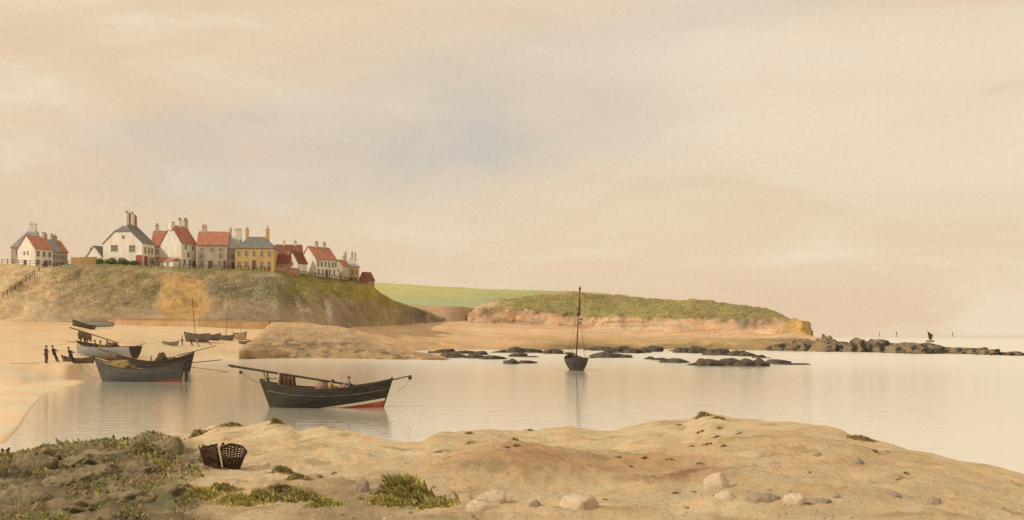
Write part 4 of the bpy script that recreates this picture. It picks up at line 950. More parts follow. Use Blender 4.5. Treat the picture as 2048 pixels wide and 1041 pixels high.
# little brown dinghy at the men's feet
p = ray(156, 727) or P(156, 727, 104)
hm = hull_mat('brown_dinghy_paint', (0.23, 0.165, 0.115), (0.17, 0.125, 0.09))
boat('small brown dinghy with pinkish rim on the sand under the pale grey boat', 122, 190, 727, p.y + 0.8, R(-6), 1.3, lambda t: sagz(t, 0.72, 0.48, 0.8, 0.5), hm, 0.15, 0.3, draft=0.02, z=down((156 - 1024) / FX * (p.y + .8), p.y + .8) - 0.03, name='dinghy', group='small boats on the beach', cat='dinghy', flip=True, inner='net_pink')

# rowing boats high on the left beach
def beached(label, px0, px1, py, yaw, B, zs, c, c2, rs, rb, rx=0, ry=0, transom=0.0, flip=False, name='rowing_boat', L=None, dz=0.0, group='small boats on the beach'):
    p = ray((px0 + px1) / 2, py) or P((px0 + px1) / 2, py, 205)
    hm = hull_mat('beached_hull_paint', c, c2)
    return boat(label, px0, px1, py, p.y, yaw, B, zs, hm, rs, rb, draft=0.05, z=p.z + dz, name=name, rx=rx, ry=ry, transom=transom, flip=flip, cat='boat', L=L, group=group)
beached('dark rowing boat with raised bow, alone high on the left beach', 141, 192, 659, R(-8), 1.6, lambda t: sagz(t, 0.9, 0.8, 1.25, 0.4), (0.10, 0.08, 0.065), (0.13, 0.10, 0.08), 0.2, 0.35, ry=R(-11), flip=True, dz=0.35)
beached('pale blue-grey rowing boat tipped on its side beside the dark rowing boat', 172, 226, 657, R(10), 1.7, lambda t: sagz(t, 0.9, 0.85, 0.9, 0.4), (0.36, 0.35, 0.30), (0.22, 0.23, 0.21), 0.3, 0.3, rx=R(-38), dz=0.35)
g1, l1, _ = beached('large grey beached boat with bare mast, leaning, left of the small beached boats', 375, 411, 684, R(50), 2.3, lambda t: sagz(t, 1.7, 1.5, 2.0, 0.4), (0.25, 0.235, 0.205), (0.19, 0.18, 0.16), 0.2, 0.5, transom=0.7, L=5.6, flip=True, dz=0.0)
spar(g1, (0.2, 0, 0.4), (1.2, 0.3, 9.0), 0.07, 0.04, 'mast'); line(g1, (1.2, .3, 8.7), (-2.6, 0, 1.7), 0.1, 0.02, 'stay')
beached('small dark grey beached boat next to the large grey one with a mast', 415, 438, 681, R(40), 1.5, lambda t: sagz(t, 1.2, 1.1, 1.5, 0.4), (0.17, 0.17, 0.155), (0.22, 0.21, 0.18), 0.1, 0.4, L=3.2)
g2, l2, _ = beached('brownish beached boat with thin tall mast in the middle of the beach', 438, 468, 681, R(15), 1.5, lambda t: sagz(t, 1.3, 1.0, 1.2, 0.4), (0.27, 0.225, 0.175), (0.16, 0.13, 0.11), 0.1, 0.4)
spar(g2, (-0.2, 0, 0.3), (0.4, 0.2, 7.4), 0.06, 0.035, 'mast'); line(g2, (0.4, 0.2, 7.1), (1.4, 0, 1.1), 0.05, 0.02, 'stay')
g3, l3, _ = beached('sandy coloured beached boat with grey stern beside the sand bank', 466, 497, 680, R(-35), 1.7, lambda t: sagz(t, 1.5, 1.3, 1.7, 0.4), (0.42, 0.31, 0.20), (0.35, 0.27, 0.19), 0.1, 0.4, transom=0.75, L=3.8)
spar(g3, (0, 0, 0.3), (-0.3, 0.2, 7.6), 0.06, 0.035, 'mast', 'pale_spar')
beached('low pale grey skiff lying left of the large grey beached boat', 324, 358, 691, R(-6), 1.2, lambda t: sagz(t, 0.75, 0.55, 0.8, 0.5), (0.38, 0.32, 0.25), (0.30, 0.26, 0.21), 0.1, 0.3)
beached('small grey skiff close under the left end of the sand bank', 478, 500, 689, R(8), 1.0, lambda t: sagz(t, 0.75, 0.6, 0.8, 0.5), (0.25, 0.24, 0.21), (0.20, 0.19, 0.17), 0.1, 0.2)

# sloop seen from astern, anchored in the bay
D4 = DW(742)
hm = hull_mat('sloop_hull_paint', (0.05, 0.049, 0.045), (0.085, 0.082, 0.072))
slo = thing('sloop', 'small dark sloop with tall bare mast seen from astern, anchored in the bay', 'boat', ((1153 - 1024) / FX * D4, D4 + 3, 0), R(96), None)
pt = hull_parts(slo, 7.4, 2.8, lambda t: sagz(t, 1.72, 1.5, 2.1, 0.4), 0.5, 0.15, 0.5, hm, M['old_wood'], transom=0.78, post=0.06)
spar(slo, (-3.75, 0, -0.3), (-3.86, 0, 1.75), 0.09, 0.07, 'rudder'); spar(slo, (-0.6, 0, 0.4), (-1.1, -0.45, 10.6), 0.10, 0.05, 'mast')
mb = MB(); mb.tube([(-1.1, -0.45, 10.4), (-1.1, -0.46, 10.75), (-1.1, -0.5, 11.05)], [0.09, 0.16, 0.03], 6); mb.build('masthead_pennant', M['spar_wood'], slo)
for sy in (-1, 1):
    line(slo, (-1.0, -0.38, 8.4), (-1.0, sy * 1.25, 1.55), 0.0, 0.022, 'shroud'); line(slo, (-1.05, -0.4, 6.4), (-2.4, sy * 0.85, 1.6), 0.0, 0.02, 'shroud')
    ball(slo, (-1.0, sy * 0.95, 3.0), 0.07)
spar(slo, (-0.95, -0.42, 7.2), (-1.05, -0.52, 9.4), 0.14, 0.05, 'furled_sail', 'brown_sail'); ball(slo, (-1.0, -0.2, 7.35), 0.22); ball(slo, (-1.0, -0.6, 6.7), 0.16); ball(slo, (-1.0, -0.55, 6.25), 0.13); ball(slo, (-1.0, -0.15, 8.1), 0.12)
spar(slo, (-3.2, -1.0, 1.6), (-3.0, -2.9, 1.72), 0.035, 0.02, 'boat_hook'); spar(slo, (-3.3, 0.85, 1.5), (-3.2, 1.0, 2.9), 0.04, 0.03, 'thole_post'); spar(slo, (-3.0, 0.9, 1.9), (-2.9, 2.0, 2.6), 0.03, 0.02, 'oar')

# far sails
def sailboat(label, px, py, hpx, wpx, m, group=None):
    D = DW(py); k = D / FX; hh, ww = hpx * k, wpx * k; x = (px - 1024) / FX * D
    r = thing('sailing_boat', label, 'sailing boat', (x, D, 0), R(12), group); l_ = ww * 1.25
    hull_parts(r, l_, l_ * 0.28, lambda t: sagz(t, l_ * .15, l_ * .12, l_ * .18, .45), l_ * .05, l_ * .05, l_ * .08, M[m], M['old_wood'], post=0.03 * l_, N=12, J=5)
    spar(r, (0, 0, 0), (-0.06 * ww, 0, hh), ww * 0.03, ww * 0.02, 'mast')
    mb = MB(); n = 6; v = []
    for i in range(n + 1):
        for k2 in range(n + 1):
            u, w_ = i / n, k2 / n
            bl = Vector((-0.15 * ww, 0, hh * 0.2)); br = Vector((0.28 * ww, 0, hh * 0.2)); tl = Vector((-0.42 * ww, 0, hh)); tr = Vector((0.5 * ww, 0, hh * 0.66))
            p = lerp(lerp(bl, br, u), lerp(tl, tr, u), w_); p.y = 0.12 * ww * math.sin(math.pi * u) * math.sin(math.pi * (0.2 + 0.7 * w_)); v.append(p)
    q = len(v); v += [p + Vector((0, 0.02 * ww, 0)) for p in v]
    fs = [(i*(n+1) + k2, (i+1)*(n+1) + k2, (i+1)*(n+1) + k2 + 1, i*(n+1) + k2 + 1) for i in range(n) for k2 in range(n)]
    mb.add(v, fs + [tuple(j + q for j in f[::-1]) for f in fs]); mb.build('sail', M[m], r, smooth=True)
sailboat('brown-sailed lugger just beyond the dark reef at the right', 1860, 684, 21, 14, 'brown_sail')
M['far_sail'] = mat('far_sail', (0.56, 0.46, 0.37), None, 0.2, 0.9, 0)
G = 'distant sails on the horizon'
sailboat('leftmost and faintest of the distant sails on the horizon', 1759, 673.6, 9, 4.2, 'far_sail', G)
sailboat('pale distant sail on the horizon, second from the headland tip', 1793, 673.8, 12, 5.0, 'far_sail', G)
sailboat('small distant sail on the horizon right of the brown-sailed lugger', 1905, 674.2, 10, 4.4, 'far_sail', G)

# ------------------------------------------------------------------ rocks
def rock(name, label, cat, loc, size, m, seed, group=None, sub=4, rz=0, rough=0.45, flat=-0.25):
    bm = bmesh.new(); bmesh.ops.create_icosphere(bm, subdivisions=sub, radius=1)
    o_ = Vector((seed * 1.7, seed * 0.9, seed * 2.3)); rr = random.Random(seed)
    cuts = [(Vector((rr.gauss(0, 1), rr.gauss(0, 1), rr.gauss(0, 1))).normalized(), rr.uniform(0.62, 0.92)) for _ in range(11)]
    for v in bm.verts:
        c = v.co; r_ = 1 + rough * fbm(c * 1.2 + o_) + rough * 0.45 * fbm(c * 3.1 + o_) + rough * 0.15 * fbm(c * 8 + o_)
        c = c * r_
        for n_, d_ in cuts:
            q_ = c.dot(n_) - d_
            if q_ > 0: c = c - n_ * q_ * 0.8
        v.co = Vector((c.x * size[0], c.y * size[1], max(flat, c.z) * size[2]))
    me = bpy.data.meshes.new(name); bm.to_mesh(me); bm.free(); me.materials.append(M[m])
    me.polygons.foreach_set('use_smooth', [True] * len(me.polygons))
    o = bpy.data.objects.new(name, me); C.objects.link(o); o.location = loc; o.rotation_euler.z = rz
    return tag(o, label, cat, group)
ORD = ['first', 'second', 'third', 'fourth', 'fifth', 'sixth', 'seventh', 'eighth', 'ninth', 'tenth', 'eleventh', 'twelfth', 'thirteenth', 'fourteenth', 'fifteenth', 'sixteenth', 'seventeenth', 'eighteenth', 'nineteenth', 'twentieth']
ROWS = [
 ('dark wet rock, {} from left, back row between sand bank and sloop', [(872, 707, 22, 4), (893, 707, 32, 8), (925, 708, 34, 6), (962, 710, 24, 9), (1002, 706, 26, 5), (1030, 706, 36, 11), (1063, 706, 32, 9), (1085, 707, 14, 4), (1110, 708, 30, 8), (1137, 709, 20, 4)]),
 ('dark wet rock, {} from left, front row between sand bank and sloop', [(908, 716, 44, 9), (948, 717, 34, 8), (985, 719, 36, 9), (1025, 728, 24, 9), (1052, 727, 32, 6), (1036, 714, 30, 7), (1062, 715, 18, 3)]),
 ('blackish rock right of the sloop, {} from the left in the row against the shore', [(1192, 701, 28, 7), (1215, 702, 34, 10), (1238, 706, 38, 14), (1270, 707, 26, 12), (1290, 706, 22, 8), (1306, 704, 34, 9)]),
 ('low brown-black rock just right of the sloop, {} from the left of the nearer cluster', [(1195, 713, 24, 6), (1218, 716, 46, 13), (1250, 716, 26, 7), (1302, 719, 18, 5), (1320, 721, 24, 5)]),
 ('black rock off the headland, {} from the left in the middle row', [(1352, 703, 20, 4), (1370, 706, 30, 12), (1400, 707, 40, 12), (1440, 711, 44, 12), (1474, 712, 30, 9), (1496, 713, 30, 7), (1520, 716, 22, 5), (1537, 717, 10, 2)]),
 ('black rock off the headland, {} from the left in the nearest row', [(1357, 726, 40, 8), (1395, 731, 26, 5), (1420, 732, 40, 15), (1458, 732, 40, 14), (1490, 733, 36, 14), (1520, 733, 30, 13), (1558, 728, 40, 8), (1595, 730, 50, 3)]),
]
sd_ = 1
for lab, items in ROWS:
    for i, (px, py, wp, hp) in enumerate(items):
        D = DW(py); k = D / FX; sd_ += 1
        rock('rock', lab.format(ORD[i]), 'rock', ((px - 1024) * k, D + wp * k * 0.35, -0.05), (wp * k * 0.78, wp * k * 0.6, hp * k * 1.12), 'dark_rock', sd_, 'dark rocks in the bay', 4)
REEF = [(1580, 702, 40, 15), (1610, 703, 44, 20), (1632, 703, 34, 17), (1648, 703, 46, 22), (1664, 700, 26, 26), (1672, 704, 36, 19), (1692, 704, 46, 21), (1724, 705, 44, 26), (1757, 705, 44, 26), (1782, 705, 34, 20), (1812, 707, 46, 22), (1845, 708, 46, 22), (1872, 708, 40, 21), (1905, 708, 36, 14), (1935, 708, 46, 16), (1966, 709, 36, 13), (1990, 711, 36, 11), (2014, 711, 26, 8), (2042, 712, 34, 8)]
for i, (px, py, wp, hp) in enumerate(REEF):
    D = DW(py); k = D / FX
    rock('reef_rock', 'brown and black reef rock, {} from the headland in the reef running right'.format(ORD[i]), 'rock', ((px - 1024) * k, D + 3, -0.1), (wp * k * 0.86, 3.8, hp * k * 1.18), 'reef_rock', 60 + i * 2, 'rocks of the reef', 5, rough=0.5)
# surf along the reef
def foam(label, pts, wid, h_=0.14):
    mb = MB(); n = 160; top = []; 
    for i in range(n + 1):
        px = lerp(pts[0][0], pts[-1][0], i / n); py = pl(pts, px); D = DW(py); x = (px - 1024) / FX * D
        a_ = wid * (0.5 + 0.7 * abs(fbm(Vector((px * 0.06, 1, 0))))); q = 0.6 * fbm(Vector((px * 0.1, 4, 0)))
        hz = h_ * (0.5 + 1.1 * abs(fbm(Vector((px * 0.2, 9, 2)))))
        top += [(x, D - a_ + q, 0.006), (x, D - a_ * 0.3 + q, hz), (x, D + a_ * 0.5 + q, hz * 0.8), (x, D + a_ + q, 0.006)]
    mb.add(top, [(i*4 + j, (i+1)*4 + j, (i+1)*4 + j + 1, i*4 + j + 1) for i in range(n) for j in range(3)])
    tag(mb.build('surf', M['foam'], smooth=True), label, 'surf', kind='stuff')
foam('white surf breaking along the near side of the reef', [(1668, 705), (1720, 706.5), (1800, 708.5), (1860, 709.5), (1960, 711), (2070, 714)], 1.1, 0.12)

# ------------------------------------------------------------------ foreground stones, weed and baskets
STONES = [(1440, 977, 62, 34, 'pale_stone', 'large pale boulder with shadowed right side on the right-hand sand'), (1155, 1018, 80, 36, 'pale_stone', 'broad pale stone at the bottom edge below the middle dune'),
          (985, 1003, 62, 26, 'pale_stone', 'flat pale stone at the bottom edge right of the green clump'), (962, 1020, 70, 18, 'pale_stone', 'low pale slab at the very bottom edge in front of the flat pale stone'),
          (1068, 1014, 28, 14, 'grey_pebble', 'small grey stone left of the broad pale stone'), (1455, 1002, 46, 22, 'pale_stone', 'pale stone lying below the large pale boulder'),
          (1535, 1005, 66, 22, 'grey_pebble', 'long greenish grey stone right of the boulder'), (1597, 1010, 52, 24, 'pale_stone', 'pale stone between the two grey stones at bottom right'),
          (1640, 1006, 50, 10, 'grey_pebble', 'thin flat grey stone right of the pale stone'), (1674, 996, 18, 8, 'grey_pebble', 'tiny dark grey stone at the lower right'), (1788, 994, 36, 9, 'grey_pebble', 'flat purple-grey stone far to the lower right'),
          (1872, 1010, 26, 16, 'grey_pebble', 'grey stone nearest the right-hand bottom corner'), (722, 985, 34, 34, 'grey_pebble', 'pointed grey stone between the two green clumps'), (1636, 913, 20, 9, 'grey_pebble', 'small brown stone alone on the open sand at the right'), (1718, 928, 22, 14, 'grey_pebble', 'brown stone on the sand right of the small brown one')]
for i, (px, py, wp, hp, m, lab) in enumerate(STONES):
    p = ray(px, py)
    if p is None: continue
    k = p.y / FX
    rock('boulder' if wp > 44 else 'stone', lab, 'stone', p + Vector((0, wp * k * 0.3, -hp * k * 0.22)), (wp * k * 0.58, wp * k * 0.50, hp * k * 1.12), m, 130 + i, 'stones on the near sand', 4, rough=0.2)
WEEDY = [(60, 935, 75, 36), (105, 915, 70, 30), (165, 925, 85, 34), (235, 915, 75, 30), (290, 892, 60, 26), (340, 905, 70, 28), (205, 950, 70, 30), (130, 970, 90, 36), (60, 1000, 90, 40), (290, 945, 70, 30), (250, 1000, 90, 30), (345, 985, 70, 26), (395, 925, 50, 18), (180, 1015, 90, 28)]
WL = ['leftmost high', 'second high, rounded', 'broad dark', 'brownish', 'peaked', 'low olive', 'dark middle', 'large purple-brown', 'bottom left corner', 'brown and green', 'flat brown bottom', 'small purplish', 'small outlying', 'low bottom edge']
for i, (px, py, wp, hp) in enumerate(WEEDY):
    p = ray(px, py)
    if p is None: continue
    k = p.y / FX
    rock('weedy_rock', '{} weed-covered rock in the dark mass at the lower left'.format(WL[i]), 'rock', p + Vector((0, 0.1, -hp * k * 0.35)), (wp * k * 0.66, wp * k * 0.6, hp * k * 1.1), 'weed_rock', 200 + i * 3, 'weedy rocks at the lower left', 5, rough=0.5)
# ground cover on the dark mass
mb = MB(); cnt = 0
DKC = [(0.25, 0.215, 0.10), (0.29, 0.23, 0.12), (0.21, 0.23, 0.09), (0.31, 0.225, 0.13), (0.31, 0.30, 0.10), (0.15, 0.13, 0.085)]
for i in range(44000):
    px, py = random.uniform(-60, 470), random.uniform(838, 1075)
    n_ = noise.noise(Vector((px * 0.02, py * 0.03, 3)))
    if dark_mask(px + 60 * n_, py) < 0.5 + 0.3 * random.random() or fbm(Vector((px * 0.014, py * 0.022, 9)), 4) < random.uniform(-0.2, 0.06): continue
    p = ray(px, py)
    if p is None or p.y > 40: continue
    nn = fbm(p * 0.45 + Vector((4, 4, 4)), 3); c = DKC[int((nn + 1) * 3.2 + random.random() * 0.9) % 6]; k_ = random.uniform(0.8, 1.25); c = tuple(x * k_ for x in c)
    hgt = p.y * min(0.0045, 0.00105 * random.lognormvariate(0, 0.5)); a_ = random.uniform(0, 6.28); dx, dy = math.cos(a_) * hgt, math.sin(a_) * hgt * 0.6
    lean = Vector((random.gauss(-0.3, 0.8), random.gauss(0, 0.7), 1)).normalized() * hgt * 1.2
    mb.add([p + Vector((-dx * .5, -dy * .5, -0.01)), p + Vector((dx * .5, dy * .5, -0.01)), p + lean * .7 + Vector((dx * .5, dy * .5, 0)), p + lean * 1.4, p + lean * .7 - Vector((dx * .5, dy * .5, 0))], [(0, 1, 2, 3, 4)], 0, c)
tag(mb.build('ground_cover', M['leaf'], colour=True), 'dark brown and green seaweed and low plants matting the lower left bank', 'ground cover', kind='stuff')
# green clumps
YG = [(0.46, 0.41, 0.11), (0.36, 0.34, 0.10), (0.54, 0.45, 0.14), (0.27, 0.27, 0.09)]
OL = [(0.25, 0.21, 0.085), (0.31, 0.25, 0.10), (0.18, 0.16, 0.075)]
def tuft(label, px, py, wp, hp, cols, n=420, lean=-0.5):
    n = int(n * 1.7); cols = list(cols) + [(0.48, 0.38, 0.19)]
    p = ray(px, py)
    if p is None: return
    k = p.y / FX; r = thing('weed_clump', label, 'weed clump', p, 0, 'green weed clumps on the near bank'); mb = MB()
    ang = 1.0
    for i in range(n):
        sg = 0.40 if i % 3 else 0.62; u = random.gauss(0, sg); v_ = random.gauss(0, sg); x, y = u * wp * k * 0.55, v_ * wp * k * 0.5
        z0 = down(p.x + x, p.y + y) - p.z - 0.01
        f_ = max(0.25, 1 - 0.7 * math.hypot(u, v_)); hgt = hp * k * random.uniform(0.3, 0.85) * f_; ww = hgt * random.uniform(0.10, 0.22) + 0.012
        c = random.choice(cols); kk = random.uniform(0.75, 1.25); c = tuple(q * kk for q in c)
        tp = Vector((random.gauss(lean, 0.35) * hgt, random.gauss(0, 0.35) * hgt, hgt)); a_ = random.uniform(0, 3.14); e = Vector((math.cos(a_), math.sin(a_), 0)) * ww
        b0 = Vector((x, y, z0)); mid = b0 + tp * 0.55 + Vector((0, 0, 0.1 * hgt))
        mb.add([b0 - e * .5, b0 + e * .5, mid + e * .8, b0 + tp, mid - e * .8], [(0, 1, 2, 3, 4)], 0, c)
    mb.build('leaves', M['leaf'], r, colour=True)
TU = [(822, 1000, 110, 70, YG + OL, 1500, 'largest yellow-green weed clump, mounded at the bottom edge'), (775, 1008, 60, 30, YG, 500, 'small bright clump at the left foot of the largest green clump'), (872, 1012, 60, 26, YG, 500, 'low bright clump at the right foot of the largest green clump'),
      (568, 945, 44, 22, OL, 500, 'olive weed clump highest up the sand right of the baskets'), (600, 958, 50, 20, OL, 450, 'olive weed clump sloping down right of the highest one'),
      (405, 1000, 60, 40, YG, 600, 'yellow-green clump at the left end of the bottom strip of weed'), (450, 985, 55, 30, YG + OL, 550, 'green clump directly below the upright basket'), (478, 1010, 70, 36, YG, 700, 'bright green clump at the bottom edge below the tilted basket'),
      (530, 1000, 60, 34, YG + OL, 600, 'mixed olive clump at the bottom left of centre'), (565, 985, 60, 26, OL, 550, 'brown-olive clump above the bottom strip of weed'), (610, 1000, 65, 34, OL + YG, 650, 'olive clump with dark heart left of the grey stone'),
      (650, 1012, 60, 26, YG, 500, 'bright low clump at the bottom edge left of the grey stone'), (300, 900, 60, 26, OL, 500, 'olive clump on the peaked rock at lower left'), (325, 935, 65, 26, YG, 450, 'yellow-green clump among the weedy rocks'), (398, 870, 34, 18, OL, 250, 'small olive clump on the crest left of the baskets'),
      (556, 846, 22, 18, OL, 220, 'tiny dark clump on top of the crest behind the baskets'), (470, 852, 60, 14, OL, 350, 'thin brownish clump strung along the crest behind the baskets'), (1408, 832, 34, 14, OL, 260, 'olive clump on the highest point of the right-hand dune'), (1440, 838, 30, 10, OL, 160, 'low olive clump just right of the dune summit'), (1725, 880, 60, 16, OL, 320, 'olive clump on the slope where the dune starts to fall'), (1705, 868, 34, 14, OL, 200, 'small olive clump at the shoulder of the falling dune')]
for px, py, wp, hp, cols, n, lab in TU: tuft(lab, px, py, wp, hp, cols, n)
SP = [(1357, 852), (1400, 865), (1440, 858), (1433, 875), (1478, 868), (1385, 893), (1415, 890), (1447, 893), (1340, 920), (1290, 917), (1237, 915), (1400, 928), (1262, 935), (1350, 988), (1388, 985), (1210, 1000), (940, 888), (1030, 880), (1035, 893), (1013, 895), (938, 868), (1060, 862), (875, 905), (668, 948), (640, 955), (1752, 905), (1775, 905), (1800, 960), (1812, 948)]
RG = [(lambda x, y: x < 700, 'below the middle of the bank near the baskets'), (lambda x, y: x < 1100, 'on the middle dune'), (lambda x, y: x < 1300 or (x < 1360 and 900 < y < 950) or y > 920 and x < 1420, 'in the hollow left of the large pale boulder'),
      (lambda x, y: x < 1500, 'below the summit of the right-hand dune'), (lambda x, y: True, 'on the falling right-hand slope')]
cl_ = {}
for px, py in SP: cl_.setdefault(next(n for f, n in RG if f(px, py)), []).append((px, py))
for nm_, pts_ in cl_.items():
    for i, (px, py) in enumerate(sorted(pts_)):
        tuft('tiny dark tuft {}, {} from left'.format(nm_, ORD[i]), px, py, random.uniform(12, 22), random.uniform(6, 10), OL + [(0.22, 0.13, 0.07)], 60, 0.0)
for o in [o for o in C.objects if o.get('label', '').startswith('tiny dark tuft')]: o['group'] = 'tiny weed tufts dotted over the sand'
# grit and shell scattered over the sand
mb = MB()
GR = [(0.30, 0.25, 0.19), (0.42, 0.34, 0.24), (0.22, 0.18, 0.14), (0.55, 0.45, 0.33), (0.34, 0.22, 0.14)]
for i in range(4200):
    px, py = random.uniform(330, 2090), random.uniform(840, 1060)
    if fbm(Vector((px * 0.006, py * 0.02, 5)), 4) + 0.35 * sstep(940, 1040, py) < random.uniform(0.0, 0.45): continue
    p = ray(px, py)
    if p is None or p.y > 34 or p.z < 0.4: continue
    r_ = random.uniform(0.006, 0.016) * (1 + (random.random() < 0.06) * 1.5); c = random.choice(GR); o_ = len(mb.v)
    pr = [(r_ * random.uniform(.7, 1.2) * math.cos(a_), r_ * random.uniform(.7, 1.2) * math.sin(a_)) for a_ in (0, 1.05, 2.1, 3.14, 4.2, 5.2)]
    mb.add([p + Vector((x, y, -0.004)) for x, y in pr] + [p + Vector((x * .6, y * .6, r_ * .7)) for x, y in pr], [(6, 7, 8, 9, 10, 11)] + [(q, (q + 1) % 6, 6 + (q + 1) % 6, 6 + q) for q in range(6)], 0, c)
tag(mb.build('grit', M['leaf'], colour=True), 'fine grit and broken shell strewn over the near sand', 'grit', kind='stuff')

# wicker creels
def basket(label, px, py, r0, r1, h_, tilt, rz, handle=True, broken=False):
    p = ray(px, py) or P(px, py, 22); b_ = thing('wicker_basket', label, 'basket', p + Vector((0, 0, -0.01)), rz, 'wicker baskets on the bank', rx=tilt[0], ry=tilt[1])
    span = 2 * math.pi if not broken else math.pi * 1.35; n = 20
    def rad(z): return lerp(r0, r1, z / h_)
    mb = MB()
    for i in range(n + 1 if broken else n):
        a_ = span * i / n; q = random.uniform(0.96, 1.05) if not broken else random.choice((0.85, 1.0, 1.08, 1.22))
        mb.tube([(rad(z) * math.cos(a_), rad(z) * math.sin(a_), z) for z in (0, h_ * .5 * q, h_ * q)], 0.011, 5)
    mb.build('stakes', M['wicker'], b_)
    mw = MB(); rows = 15
    for j in range(rows):
        z = h_ * (j + 0.3) / rows * 0.97; k = 80; pts = []
        for i in range(k + 1):
            a_ = span * i / k; off = 0.012 * math.sin(a_ * n / 2 * (2 * math.pi / span) + (j % 2) * math.pi)
            pts.append(((rad(z) + off) * math.cos(a_), (rad(z) + off) * math.sin(a_), z + 0.004 * math.sin(i * 1.3 + j)))
        mw.tube(pts, 0.0105, 5)
    mw.build('weave', M['wicker'], b_)
    mr = MB()
    for dz in (0, 0.022): mr.tube([(rad(h_) * 1.04 * math.cos(span * i / 40), rad(h_) * 1.04 * math.sin(span * i / 40), h_ + dz + 0.006 * math.sin(i)) for i in range(41)], 0.017, 6)
    mr.build('rim', M['wicker'], b_)
    mf = MB(); mf.lathe([(0.001, 0.0), (r0, 0.0), (r0, 0.02), (0.001, 0.02)], 20); mf.build('base', M['wicker'], b_)
    if handle:
        for s in (0, math.pi):
            c_, s_ = math.cos(s), math.sin(s); r_ = rad(h_) * 1.04; mh = MB(); pts = []
            for i in range(9):
                a_ = math.pi * i / 8; u = math.cos(a_) * 0.07; v_ = math.sin(a_) * 0.13
                pts.append((r_ * c_ - s_ * u, r_ * s_ + c_ * u, h_ + v_))
            mh.tube(pts, 0.016, 6); mh.build('handle', M['wicker'], b_)
    return b_
basket('broken upright dark wicker basket, the left one of the pair on the bank', 428, 936, 0.15, 0.17, 0.42, (R(-6), R(-12)), R(40), handle=False, broken=True)
basket('tilted open wicker basket with loop handles, leaning right beside the upright one', 463, 936, 0.15, 0.235, 0.40, (R(24), R(16)), R(-5))

